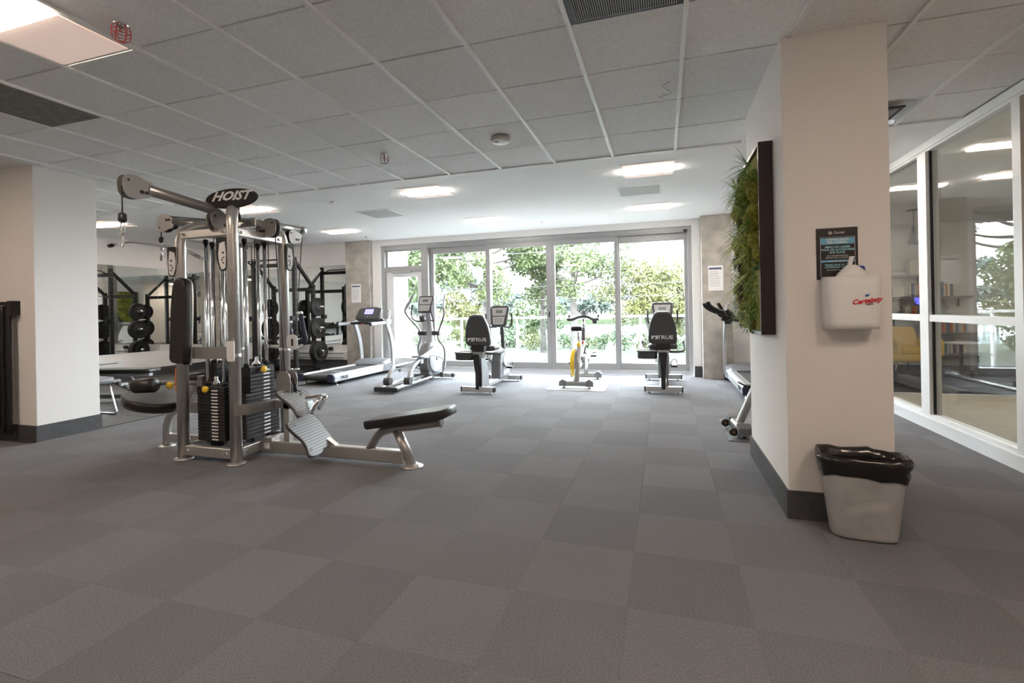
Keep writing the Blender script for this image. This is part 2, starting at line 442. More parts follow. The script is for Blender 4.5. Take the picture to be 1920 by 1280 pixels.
for i in range(len(xs) - 1):
    for j in range(len(ys) - 1):
        if (i, j) in holes: continue
        x0, x1, y0, y1 = xs[i], xs[i + 1], ys[j], ys[j + 1]
        w = view_rank((x0 + x1) / 2, (y0 + y1) / 2)
        vis = w is not None and (580 - 906 * (ZC - CAM_H) / w) > -160
        if not vis: hidden.box(x0 + 0.004, x1 - 0.004, y0 + 0.004, y1 - 0.004, ZC + 0.006, ZC + 0.05); continue
        key = (round(x1 - x0, 3), round(y1 - y0, 3))
        o = MB().box(x0 + 0.004, x1 - 0.004, y0 + 0.0075, y1 - 0.0075, ZC + 0.006 + random.uniform(0, 0.003), ZC + 0.05).build('ceiling_tile', M_tile, ceil)
tag(hidden.build('ceiling_tiles', M_tile, ceil), kind='stuff')
for x in gx: MB().box(x - 0.0125, x + 0.0125, YF, SOF, ZC - 0.008, ZC + 0.01).build('main_runner', M_grid, ceil)
for y in gy:
    mb = MB().box(XL, XR, y - 0.0115, y + 0.0115, ZC + 0.022, ZC + 0.03); mb.build('cross_runner', M_grid, ceil)
MB().box(XL, XR, SOF - 0.02, SOF + 0.012, ZC - 0.008, ZC + 0.01).build('edge_angle', M_white, ceil)
MB().tube(catmull([(0.075, 3.55, ZC + .0045), (0.02, 3.62, ZC + .0045), (0.06, 3.72, ZC + .0045), (0.085, 3.76, ZC + .0045), (0.0, 3.80, ZC + .0045), (0.03, 3.84, ZC + .0045), (0.07, 3.86, ZC + .0045)], 5), 0.006, 6, sq=.4).build('water_stain', M_white, ceil)
gyp = struct('ceiling', MB().box(XL - 0.1, XR + 0.1, SOF + 0.01, YB + 0.1, ZC, ZC + 0.12), M_gyp, 'smooth white gypsum ceiling by the windows', 'ceiling')

# ---- walls
struct('wall_left', MB().box(XL - 0.15, XL, YF, YB + 0.15, -0.1, ZC + 0.15), W_warm, 'warm white wall behind the mirrors on the left', 'wall')
struct('wall_front', MB().box(XL, XR + 0.15, YF - 0.15, YF, -0.1, ZC + 0.15), W_warm, 'wall behind the camera', 'wall')
wb = struct('wall_back', MB().box(XL, -6.05, YB, YB + 0.3, -0.1, ZC + 0.1).box(0.62, XR + 0.15, YB, YB + 0.3, -0.1, ZC + 0.1).box(-6.05, 0.62, YB, YB + 0.3, 2.70, ZC + 0.1), W_white, 'white end wall around the tall windows', 'wall')
struct('trim_2', MB().box(-6.05, -5.86, YB - 0.02, YB + 0.3, 0, 2.70), W_white, 'white plaster jamb beside the glazed door', 'trim')
struct('trim_3', MB().box(0.50, 0.635, YB - 0.03, YB + 0.3, 0.0, 2.72), W_white, 'white plaster jamb at right end of windows', 'trim')
struct('baseboard_back', MB().box(0.515, 0.64, YB - 0.045, YB - 0.028, 0, 0.19), M_skirt, 'short black skirting at right end of windows', 'baseboard')
struct('wall_column_left', MB().box(-6.68, -6.07, YB - 0.12, YB + 0.1, -0.05, ZC), M_conc, 'raw concrete column left of the glazed door', 'column', bevel=0.012)
struct('wall_column_right', MB().box(0.64, 1.12, YB - 0.22, YB + 0.1, -0.05, ZC), M_conc, 'raw concrete column right of the windows', 'column', bevel=0.012)
struct('wall_column_corner', MB().box(-10.4, -10.05, YB - 0.25, YB + 0.1, -0.05, ZC), M_conc, 'raw concrete column in the mirrored corner', 'column', bevel=0.012)
# pillar on the right, its skirting
struct('wall_pillar', MB().box(0.685, 1.215, 3.2, 4.45, -0.05, ZC + 0.02), W_warm, 'broad warm white pillar on the right', 'pillar', bevel=0.004)
struct('baseboard_pillar', MB().box(0.673, 1.227, 3.188, 4.462, 0, 0.165), M_skirt, 'charcoal skirting around the right pillar', 'baseboard')
# partition on the left
struct('wall_partition', MB().box(XL, -6.12, 3.25, 3.83, -0.05, ZC + 0.02), W_warm, 'warm white partition end on the far left', 'wall', bevel=0.004)
struct('baseboard_partition', MB().box(XL, -6.108, 3.238, 3.842, 0, 0.165), M_skirt, 'charcoal skirting along the left partition', 'baseboard')
struct('baseboard_left', MB().box(XL, XL + 0.014, 3.85, YB - 0.25, 0, 0.17), M_skirt, 'black rubber skirting under the left mirrors', 'baseboard')
struct('baseboard_back', MB().box(-10.05, -6.68, YB - 0.014, YB, 0, 0.20), M_skirt, 'black rubber skirting under the end wall mirrors', 'baseboard')

# ---- mirrors
ml = thing('wall_mirror', 'long frameless mirror on the left wall of the weight corner', 'mirror', (XL, 6.4, 0.53))
yy = 4.0
while yy < 8.9:
    MB().box(XL + 0.002, XL + 0.008, yy + 0.002, min(yy + 1.218, 8.92), 0.53, 2.29).build('mirror_panel', M_mirror, ml); yy += 1.22
mbk = thing('wall_mirror', 'frameless mirror on the end wall beside the concrete column', 'mirror', (-8.4, YB, 0.55))
xx = -10.03
while xx < -6.8:
    MB().box(xx + 0.002, min(xx + 1.118, -6.70), YB - 0.008, YB - 0.002, 0.55, 2.33).build('mirror_panel', M_mirror, mbk); xx += 1.12

# ---- glazing of the end wall
tr = thing('trim_4', 'grey aluminium outer frame of the window wall', 'window frame', (-2.7, YB + 0.1, 0), kind='structure')
MB().box(-5.86, 0.5, YB + 0.04, YB + 0.22, 0.0, 0.09).build('sill', M_alu, tr)
MB().box(-5.86, 0.5, YB + 0.04, YB + 0.22, 2.60, 2.705).build('head', M_alu, tr)
MB().box(-4.8, 0.5, YB + 0.02, YB + 0.05, 2.63, 2.66).build('head_lip', M_alu, tr)
for x0, x1 in ((-5.86, -5.78), (-4.90, -4.74), (0.43, 0.50)): MB().box(x0, x1, YB + 0.03, YB + 0.22, 0.09, 2.60).build('post', M_alu, tr)
MB().box(-5.78, -4.90, YB + 0.05, YB + 0.2, 2.13, 2.215).build('transom_bar', M_alu, tr)
MB().box(0.36, 0.43, YB + 0.0, YB + 0.05, 2.60, 2.64).build('track_stop', M_blk, tr)
def pane(name, x0, x1, z0, z1, st, tp, bt, y, label):
    w = thing(name, label, 'window', ((x0 + x1) / 2, y, z0), kind='structure')
    MB().box(x0, x0 + st[0], y, y + 0.05, z0, z1).build('stile', M_alu, w); MB().box(x1 - st[1], x1, y, y + 0.05, z0, z1).build('stile', M_alu, w)
    MB().box(x0 + st[0], x1 - st[1], y, y + 0.05, z1 - tp, z1).build('top_rail', M_alu, w); MB().box(x0 + st[0], x1 - st[1], y, y + 0.05, z0, z0 + bt).build('bottom_rail', M_alu, w)
    MB().box(x0 + st[0] - 0.01, x1 - st[1] + 0.01, y + 0.02, y + 0.028, z0 + bt - 0.01, z1 - tp + 0.01).build('glass', M_glass, w)
    return w
pane('window_1', -5.78, -4.90, 2.215, 2.60, (0.05, 0.03), 0.03, 0.03, YB + 0.09, 'small fixed light above the glazed door')
pane('window_2', -4.74, -3.35, 0.09, 2.60, (0.09, 0.10), 0.13, 0.12, YB + 0.13, 'leftmost tall sliding window pane')
w3 = pane('window_3', -3.45, -2.105, 0.09, 2.60, (0.09, 0.085), 0.10, 0.12, YB + 0.07, 'second tall sliding window pane from the door')
w4 = pane('window_4', -2.10, -0.80, 0.09, 2.60, (0.085, 0.07), 0.10, 0.12, YB + 0.07, 'third tall sliding window pane from the door')
pane('window_5', -0.86, 0.43, 0.09, 2.60, (0.09, 0.06), 0.13, 0.12, YB + 0.13, 'rightmost tall sliding window pane')
MB().box(-2.075, -2.055, YB + 0.03, YB + 0.07, 1.05, 1.35).build('pull_handle', M_alu, w4)
MB().box(-2.15, -2.125, YB + 0.06, YB + 0.07, 1.1, 1.2).build('latch', M_blk, w3)
d = thing('door_1', 'glazed aluminium door to the balcony', 'door', (-5.34, YB + 0.09, 0.05), kind='structure')
for x0, x1 in ((-5.775, -5.60), (-5.02, -4.905)): MB().box(x0, x1, YB + 0.09, YB + 0.14, 0.10, 2.125).build('stile', M_white, d)
MB().box(-5.60, -5.02, YB + 0.09, YB + 0.14, 2.01, 2.125).build('top_rail', M_white, d); MB().box(-5.60, -5.02, YB + 0.09, YB + 0.14, 0.10, 0.26).build('bottom_rail', M_white, d)
MB().box(-5.61, -5.01, YB + 0.11, YB + 0.118, 0.25, 2.02).build('glass', M_glass, d)
cl = MB().box(-5.62, -5.15, YB + 0.03, YB + 0.09, 2.10, 2.16).build('door_closer', M_alu, d, bevel=0.008)
MB().obox((-5.55, YB + 0.0, 2.09), (-5.30, YB - 0.06, 2.09), 0.012, 0.03).build('closer_arm', M_alu, cl)
hd = MB().cyl((-5.69, YB + 0.03, 0.95), (-5.69, YB + 0.03, 1.2), 0.012).build('handle', M_alu, d)

# ---- notices taped to the concrete
def notice(x0, x1, z0, z1, y, label):
    t = thing('notice_sheet', label, 'notice', ((x0 + x1) / 2, y, z0))
    MB().box(x0, x1, y - 0.002, y, z0, z1).build('sheet', M_paper, t)
    w = x1 - x0; h = z1 - z0
    MB().box(x0 + w * .06, x1 - w * .1, y - 0.0028, y - 0.002, z1 - h * .16, z1 - h * .08).build('heading_bar', mat('heading_ink', (0.10, 0.13, 0.2), 0.7), t)
    for k in range(9):
        ww = w * random.uniform(.55, .8)
        MB().box(x0 + w * .08, x0 + w * .08 + ww, y - 0.0026, y - 0.002, z1 - h * (.26 + .07 * k), z1 - h * (.245 + .07 * k)).build('text_line', M_inkgrey, t)
notice(-6.53, -6.29, 1.48, 1.88, YB - 0.12, 'white notice sheet on the left concrete column')
notice(0.745, 0.985, 1.52, 1.95, YB - 0.22, 'white notice sheet on the right concrete column')

# ---- baseboard heaters
def heater(x0, x1, y, label, along='x'):
    global last_heater
    t = thing('baseboard_heater', label, 'heater', (x0, y, 0.2) if along == 'x' else (y, x0, 0.2)); last_heater = t
    if along == 'x':
        MB().box(x0, x1, y - 0.06, y - 0.001, 0.22, 0.40).build('housing', M_white, t, bevel=0.006)
        for z in (0.345, 0.25): MB().box(x0 + 0.05, x1 - 0.1, y - 0.062, y - 0.059, z, z + 0.014).build('slot', M_dkgrey, t)
    else:
        MB().box(y + 0.001, y + 0.06, x0, x1, 0.22, 0.40).build('housing', M_white, t, bevel=0.006)
        for z in (0.345, 0.25): MB().box(y + 0.059, y + 0.062, x0 + 0.05, x1 - 0.1, z, z + 0.014).build('slot', M_dkgrey, t)
heater(4.6, 6.9, XL, 'white baseboard heater under the left wall mirror', 'y')
heater(-9.4, -6.72, YB, 'white baseboard heater under the end wall mirror')
c = MB().tube(catmull([(-7.17, YB - 0.07, 0.46), (-7.22, YB - 0.1, 0.45), (-7.28, YB - 0.12, 0.3), (-7.25, YB - 0.1, 0.1), (-7.18, YB - 0.12, 0.012), (-6.95, YB - 0.2, 0.012)]), 0.006, 6).build('power_cord', M_blk, last_heater)
MB().box(-7.2, -7.13, YB - 0.08, YB - 0.001, 0.42, 0.5).build('plug', M_blk, c)

# ---- ceiling fixtures
def troffer(x, y, lx, ly, label, lens=None):
    """recessed lamp: flush frame, sloping reflectors and a lit basket lens along its middle"""
    t = thing('ceiling_lamp', label, 'ceiling lamp', (x, y, ZC), group='recessed ceiling lamps')
    fx, fy = lx / 2, ly / 2; fw = 0.018; top = ZC + 0.006; z = ZC - 0.004
    mb = MB().box(x - fx, x + fx, y - fy, y - fy + fw, z, top).box(x - fx, x + fx, y + fy - fw, y + fy, z, top)
    mb.box(x - fx, x - fx + fw, y - fy + fw, y + fy - fw, z, top).box(x + fx - fw, x + fx, y - fy + fw, y + fy - fw, z, top)
    mb.build('frame', M_white, t)
    a, b = fx - fw, fy - fw; hw = 0.36 * ly
    for s in (-1, 1):
        MB().add([(x - a, y + s * b, z + 0.001), (x + a, y + s * b, z + 0.001), (x + a, y + s * hw * 0.55, z - 0.001), (x - a, y + s * hw * 0.55, z - 0.001),
                  (x - a, y + s * b, z - 0.004), (x + a, y + s * b, z - 0.004), (x + a, y + s * hw * 0.55, z - 0.006), (x - a, y + s * hw * 0.55, z - 0.006)],
                 [(0, 1, 2, 3), (7, 6, 5, 4), (0, 4, 5, 1), (2, 6, 7, 3)]).build('side_reflector', M_refl, t)
    pr = []
    for k in range(7):
        an = PI * k / 6
        pr.append((math.cos(an) * hw * 0.55, -math.sin(an) * 0.022))
    MB().loft([[V((x + sx * a, y + p, z - 0.006 + q)) for p, q in pr] for sx in (-1, 1)], True, True, True).build('lens', lens or M_lens, t)
    return t
LX = {-8.9: 'far left', -5.85: 'left', -2.93: 'middle', -0.14: 'right'}
names = {(-8.9, 5.72): 'square ceiling lamp in white ceiling just right of the left partition', (-8.9, 7.88): 'square ceiling lamp in the mirrored far corner',
         (-5.85, 5.72): 'square ceiling lamp in white ceiling behind the gym tower sign', (-5.85, 7.88): 'square ceiling lamp above the treadmill by the left concrete column',
         (-2.93, 5.72): 'square ceiling lamp beside the caged sprinkler, near the tiled edge', (-2.93, 7.88): 'small square ceiling lamp above the middle of the windows',
         (-0.14, 5.72): 'largest square lamp in the white ceiling, at right', (-0.14, 7.88): 'square ceiling lamp behind the vent at right, nearest the windows'}
for (x, y), l in names.items(): troffer(x, y, 0.585, 0.585, l, M_lensw)
for y, l in ((6.1, 'added square lamp hidden behind the right pillar'), (7.88, 'added unseen square lamp over the right treadmill')): troffer(1.72, y, 0.585, 0.585, l, M_lensw)  # hidden lamps added to brighten the right side
troffer(-3.215, 1.44, 0.585, 1.195, 'long recessed lamp in tiled ceiling at upper left')
for x, y, l in ((-0.16, 0.22, 'added unseen long lamp in tiled ceiling above the camera'), (-6.27, -1.0, 'added unseen long lamp in tiled ceiling far behind left'), (-6.27, 1.44, 'added unseen long lamp in tiled ceiling beyond the left edge'), (1.66, 0.83, 'added unseen long lamp in tiled ceiling above the corridor')):
    troffer(x, y, 0.585, 1.195, l)  # out-of-view lamps added to light the near floor and pillar
def vent(x, y, lx, ly, m, label, slats=0):
    t = thing('ceiling_vent', label, 'vent', (x, y, ZC)); z = ZC - 0.005; fx, fy = lx / 2, ly / 2; w = 0.03
    MB().box(x - fx, x + fx, y - fy, y - fy + w, z, z + 0.01).box(x - fx, x + fx, y + fy - w, y + fy, z, z + 0.01).box(x - fx, x - fx + w, y - fy + w, y + fy - w, z, z + 0.01).box(x + fx - w, x + fx, y - fy + w, y + fy - w, z, z + 0.01).build('frame', M_white if m is M_vent else m, t)
    MB().box(x - fx + w, x + fx - w, y - fy + w, y + fy - w, z + 0.003, z + 0.008).build('plate', m, t)
    if slats:
        mb = MB()
        for k in range(slats):
            xx = x - fx + w + (lx - 2 * w) * (k + .5) / slats
            MB().box(xx - 0.002, xx + 0.002, y - fy + w, y + fy - w, z - 0.008, z + 0.003).build('slat', M_vent, t)
    return t
vent(-4.25, 6.72, 0.58, 0.58, M_vent, 'square grey vent plate in white ceiling left of the middle lamps')
vent(-0.28, 6.70, 0.58, 0.58, M_vent, 'square grey vent plate in white ceiling between the right lamps')
vent(-4.435, 2.355, 0.585, 0.585, M_ventd, 'dark grey square vent panel in tiled ceiling at upper left')
vent(-0.165, 2.355, 0.585, 0.585, M_blk, 'slatted dark return air grille in tiled ceiling at top', 46)
vent(1.63, 4.81, 0.48, 0.38, M_blk, 'small slatted grille in corridor ceiling behind the pillar', 30)
def sprinkler(x, y, caged, m, label):
    t = thing('sprinkler', label, 'sprinkler', (x, y, ZC))
    MB().lathe([(0.035, 0), (0.038, -0.004), (0.02, -0.008)], (x, y, ZC), seg=16).build('escutcheon', M_chrome, t)
    MB().lathe([(0.008, -0.006), (0.008, -0.03), (0.012, -0.032), (0.014, -0.036), (0.001, -0.037)], (x, y, ZC), seg=10).build('head', M_chrome, t)
    if caged:
        for k in range(6):
            a = 2 * PI * k / 6; cx, cy = math.cos(a), math.sin(a)
            MB().tube(catmull([(x + .034 * cx, y + .034 * cy, ZC - .004), (x + .042 * cx, y + .042 * cy, ZC - .03), (x + .038 * cx, y + .038 * cy, ZC - .075), (x + .02 * cx, y + .02 * cy, ZC - .09), (x, y, ZC - .092)], 3), 0.0022, 5).build('cage_wire', m, t)
        for r, z in ((.042, -.035), (.041, -.055)):
            MB().tube([(x + r * math.cos(2 * PI * k / 16), y + r * math.sin(2 * PI * k / 16), ZC + z) for k in range(17)], 0.002, 5).build('cage_ring', m, t)
sprinkler(-2.74, 1.85, True, M_red, 'sprinkler in a red wire cage near the upper left lamp')
sprinkler(-2.61, 4.20, True, mat('dark_red_enamel', (0.2, 0.03, 0.03), 0.4), 'sprinkler in a dark wire cage near the tiled ceiling edge')
sprinkler(-4.40, 5.74, False, M_chrome, 'small bare sprinkler in white ceiling near the gym tower')
sprinkler(-2.06, 8.45, False, M_chrome, 'small bare sprinkler just before the middle windows')
sprinkler(-5.81, 8.60, False, M_chrome, 'small bare sprinkler beside the left concrete column')
t = thing('smoke_detector', 'round white smoke detector on the tiled ceiling', 'smoke detector', (-1.385, 4.17, ZC))
MB().lathe([(0.085, 0), (0.088, -0.01), (0.088, -0.028), (0.08, -0.034)], (-1.385, 4.17, ZC), seg=28).build('base', M_vent, t)
MB().lathe([(0.08, -0.034), (0.078, -0.042), (0.07, -0.047), (0.001, -0.048)], (-1.385, 4.17, ZC), seg=28).build('cover', M_white, t)
MB().lathe([(0.02, -0.047), (0.018, -0.053), (0.001, -0.054)], (-1.41, 4.13, ZC), seg=14).build('sensor', M_vent, t)

# ---- glazed partition to the library
gp = thing('wall_right', 'white framed glass partition between gym and library', 'glass partition', (XR, 6.0, 0), kind='structure')
F0, F1 = XR, XR + 0.09
MB().box(F0, F1, 3.5, YB, 0, 0.16).build('bottom_rail', M_white, gp); MB().box(F0 - 0.012, F0, 3.5, YB, 0.10, 0.12).build('bead', M_white, gp)
MB().box(F0, F1, 3.5, YB, 2.72, ZC).build('top_rail', M_white, gp); MB().box(F0 - 0.014, F0, 3.5, YB, 2.74, 2.76).build('bead', M_white, gp)
posts = [(3.42, 3.5), (4.40, 4.49), (5.71, 5.87), (7.05, 7.2), (8.4, 8.55)]
for a, b in posts: MB().box(F0 - 0.01, F1, a, b, 0.16 if a > 3.45 else 0, 2.72).build('post', M_white, gp)
edges = [(3.5, 4.40), (4.49, 5.71), (5.87, 7.05), (7.2, 8.4), (8.55, YB)]
for a, b in edges[1:]:
    MB().box(F0, F1, a, b, 1.065, 1.13).build('middle_rail', M_white, gp)
    MB().box(F0 + 0.04, F0 + 0.05, a, b, 0.16, 1.065).build('glass', M_glass, gp); MB().box(F0 + 0.04, F0 + 0.05, a, b, 1.13, 2.72).build('glass', M_glass, gp)
    MB().box(F0 + 0.02, F0 + 0.04, b - 0.012, b, 0.16, 2.72).build('gasket', M_blk, gp)
dl = struct('door_2', MB().box(F0 + 0.02, F0 + 0.065, 3.5, 4.40, 0.16, 2.72), M_wood, 'oak veneered door at the right edge', 'door')
struct('wall_corridor', MB().box(XR, XR + 0.15, YF, 3.42, -0.1, ZC + 0.1), W_warm, 'plain corridor wall right of the camera', 'wall')
struct('wall_bulkhead', MB().box(XR - 0.0, XR + 0.09, SOF, YB, ZC - 0.001, ZC + 0.1), W_white, 'white bulkhead above the glass partition', 'wall')

# ================================================================== library behind the glass
LX0, LX1, LY0, LY1 = XR + 0.1, 8.6, 2.0, 11.6
struct('floor', MB().box(LX0, LX1, LY0, 8.0, -0.1, 0), M_beige, 'beige floor of the library behind the glass', 'floor')
struct('floor', MB().box(LX0, LX1, 8.0, LY1, -0.1, 0.004), M_libcarp, 'dark carpet at the back of the library', 'floor')
struct('trim_5', MB().box(LX0, LX1, 7.93, 8.0, 0, 0.012), M_white, 'white strip between library carpet and beige floor', 'trim')
struct('ceiling', MB().box(LX0, LX1, LY0, LY1, ZC, ZC + 0.1), M_gyp, 'white library ceiling', 'ceiling')
struct('wall_library_back', MB().box(LX0, LX1, LY1, LY1 + 0.15, -0.1, ZC + 0.1), M_libwall, 'grey library wall carrying the bookshelves', 'wall')
struct('wall_library_right', MB().box(LX1, LX1 + 0.15, LY0, LY1 + 0.15, -0.1, ZC + 0.1), M_libwall, 'far right wall of the library', 'wall')
struct('wall_library_front', MB().box(LX0, LX1, LY0 - 0.15, LY0, -0.1, ZC + 0.1), M_libwall, 'near wall of the library', 'wall')
struct('wall_library_left', MB().box(LX0 - 0.1, LX0, YB + 0.3, LY1 + 0.15, -0.1, ZC + 0.1), M_libwall, 'library wall beyond the gym windows', 'wall')
for x, y, l in ((4.2, 7.6, 'added square ceiling lamp over the library front'), (6.4, 9.4, 'added square ceiling lamp over the library rear'), (4.6, 4.4, 'added square ceiling lamp over the library entrance')): troffer(x, y, 0.585, 0.585, l, M_lensw)  # lamps added to light the library
# shelves and books
bc = [(0.55, 0.50, 0.40), (0.45, 0.08, 0.05), (0.62, 0.58, 0.5), (0.10, 0.10, 0.14), (0.60, 0.25, 0.08), (0.35, 0.33, 0.30), (0.12, 0.2, 0.3), (0.7, 0.66, 0.55)]
M_books = [mat('book_cover_%d' % i, c, 0.6) for i, c in enumerate(bc)]
bn = ['cream', 'red', 'ivory', 'black', 'orange', 'grey', 'blue', 'pale']
def shelf(x0, x1, z, label):
    t = thing('wall_shelf', label, 'shelf', ((x0 + x1) / 2, LY1, z))
    MB().box(x0, x1, LY1 - 0.26, LY1, z - 0.045, z).build('board', M_shelf, t)
    for x in (x0 + 0.12, x1 - 0.12): MB().obox((x, LY1 - 0.02, z - 0.045), (x, LY1 - 0.02, z - 0.2), 0.02, 0.02, (1, 0, 0)).build('bracket', M_blk, t)
ORD = 'first second third fourth fifth sixth seventh eighth ninth tenth eleventh twelfth thirteenth fourteenth fifteenth sixteenth seventeenth eighteenth nineteenth twentieth twenty-first twenty-second'.split()
def books(x, z, n, where, lean=0.0, first=0):
    for k in range(n):
        w = random.uniform(0.022, 0.05); h = random.uniform(0.19, 0.28); i = (first + k * 3 + int(random.random() * 2)) % 8
        o = MB().box(-w / 2, w / 2, -0.16, 0, 0, h)
        ob = one('book', o, M_books[i], '%s book, %s from left on %s' % (bn[i], ORD[k], where), 'book', 'books ' + where)
        ob.location = (x + w / 2, LY1 - 0.11, z + 0.001); ob['_o'] = (0, 0, 0)
        x += w + 0.003
    return x
shelf(4.2, 4.95, 1.79, 'topmost library shelf with boxes'); shelf(4.2, 5.6, 1.36, 'second library shelf full of books'); shelf(4.3, 5.4, 0.98, 'third library shelf behind the rail')
shelf(4.7, 5.9, 0.66, 'fourth library shelf, below the rail'); shelf(4.7, 5.9, 0.26, 'lowest library shelf near the floor')
b = MB().box(4.62, 4.94, LY1 - 0.22, LY1 - 0.03, 1.791, 2.06); one('storage_box', b, M_books[7], 'pale box on the topmost library shelf', 'box', bevel=0.006)
b = MB().box(4.32, 4.58, LY1 - 0.22, LY1 - 0.05, 1.791, 1.85); one('book', b, M_books[2], 'ivory book lying flat on the topmost library shelf', 'book', bevel=0.004)
b = MB().box(4.33, 4.53, LY1 - 0.22, LY1 - 0.04, 1.361, 1.56); one('storage_box', b, M_books[7], 'pale box at the left of the second library shelf', 'box', bevel=0.006)
books(4.56, 1.36, 20, 'the second library shelf', first=1); books(4.5, 0.98, 12, 'the third library shelf', first=4); books(4.75, 0.66, 22, 'the fourth library shelf', first=2); books(4.75, 0.26, 20, 'the lowest library shelf', first=5)
# armchair
def armchair(x, y, rz):
    t = thing('armchair', 'mustard yellow armchair on thin legs in the library', 'armchair', (x, y, 0.004), world=False); t.rotation_euler.z = rz
    MB().prism(rrect(0.62, 0.60, 0.10), (0, 0, 0.34), (1, 0, 0), (0, 1, 0), 0.14, 0.045).build('seat_cushion', M_mustard, t)
    MB().prism(rrect(0.78, 0.74, 0.14), (0, 0.02, 0.22), (1, 0, 0), (0, 1, 0), 0.13, 0.04).build('base', M_mustard, t)
    MB().prism(rrect(0.76, 0.50, 0.10), (0, 0.27, 0.55), (1, 0, 0), (0, 0.15, 1), 0.12, 0.04).build('backrest', M_mustard, t)
    for s in (-1, 1):
        MB().prism(rrect(0.66, 0.34, 0.09), (s * 0.34 + 0.05, 0.02, 0.44), (0, 1, 0), (0, 0, 1), 0.10, 0.04).build('armrest', M_mustard, t)
        for yy in (-0.28, 0.30): MB().cyl((s * 0.30, yy, 0.24), (s * 0.36, yy * 1.15, 0.0), 0.012, 8).build('leg', M_chrome, t)
armchair(4.05, 10.3, 0.25)
t = thing('pendant_lamp', 'grey industrial pendant lamp hanging in the library', 'lamp', (4.07, 9.87, 2.23))
PL = (4.07, 9.87)
MB().lathe([(0.10, 0), (0.10, -0.012), (0.02, -0.02)], (*PL, ZC), seg=16).build('ceiling_rose', M_plasticd, t)
MB().cyl((*PL, ZC - 0.02), (*PL, 2.52), 0.005, 6).build('cord', M_blk, t)
MB().lathe([(0.018, 0.31), (0.03, 0.29), (0.034, 0.17), (0.055, 0.16), (0.055, 0.10), (0.085, 0.01), (0.088, 0.0), (0.078, 0.0), (0.045, 0.1)], (*PL, 2.23), seg=24).build('shade', M_plasticd, t)
MB().sphere((*PL, 2.27), 0.03).build('bulb', M_lens, t)
t = thing('side_table', 'small round pedestal table among the library books', 'table', (4.9, 10.3, 0.004))
MB().lathe([(0.24, 0.52), (0.25, 0.53), (0.25, 0.55), (0.001, 0.555)], (4.9, 10.3, 0), seg=28).build('top', M_white, t)
MB().cyl((4.9, 10.3, 0.02), (4.9, 10.3, 0.53), 0.025, 12).build('post', M_blk, t); MB().lathe([(0.2, 0.004), (0.2, 0.02), (0.02, 0.03)], (4.9, 10.3, 0), seg=24).build('foot', M_blk, t)

# ================================================================== outside
struct('floor', MB().box(-7.0, XR - 0.05, YB + 0.3, 10.75, -0.3, -0.03), M_road, 'pale balcony slab outside the windows', 'balcony')
struct('wall_balcony', MB().box(-6.35, -6.05, YB + 0.3, 10.7, -1.5, 3.2), M_stucco, 'cream side wall of the balcony by the door', 'wall')
rl = thing('balcony_railing', 'glass balcony railing with aluminium posts and top rail', 'railing', (-2, 10.6, -0.03))
MB().obox((-6.05, 10.6, 1.07), (XR, 10.6, 1.07), 0.045, 0.06).build('top_rail', M_white, rl)
MB().obox((-6.05, 10.6, 0.06), (XR, 10.6, 0.06), 0.04, 0.04).build('bottom_rail', M_white, rl)
for k in range(7):
    x = -5.95 + k * 1.37
    MB().box(x - 0.02, x + 0.02, 10.58, 10.62, -0.03, 1.06).build('post', M_white, rl)
    if k < 6: MB().box(x + 0.04, x + 1.33, 10.597, 10.605, 0.09, 1.03).build('glass_panel', M_glassr, rl)
tb = thing('planter_tub', 'dark green tub standing on the balcony by the bikes', 'planter', (-4.05, 10.2, -0.03))
MB().lathe([(0.16, 0), (0.2, 0.26), (0.21, 0.28), (0.19, 0.28), (0.17, 0.05)], (-4.05, 10.2, -0.03), seg=20).build('pot', mat('green_pot', (0.10, 0.16, 0.11), 0.6), tb)
GZ = -1.6
struct('floor', MB().box(-60, 60, 10.8, 40, GZ - 0.3, GZ), M_grass, 'sunlit grass between building and lake', 'lawn')
struct('floor', MB().box(-80, 60, 20.5, 27.5, GZ - 0.2, GZ + 0.02), M_road, 'pale road running past the building', 'road')
struct('floor', MB().box(-220, 160, 40, 112, GZ - 1.5, GZ - 0.9), M_water, 'bright lake beyond the trees', 'lake')
struct('floor', MB().box(-260, 220, 112, 190, GZ - 1.5, GZ + 0.3), M_grass, 'far wooded shore of the lake', 'shore')
struct('wall_kerb', MB().box(-60, 60, 17.6, 17.9, GZ, GZ + 0.45), M_road, 'low pale concrete wall along the lawn', 'wall')

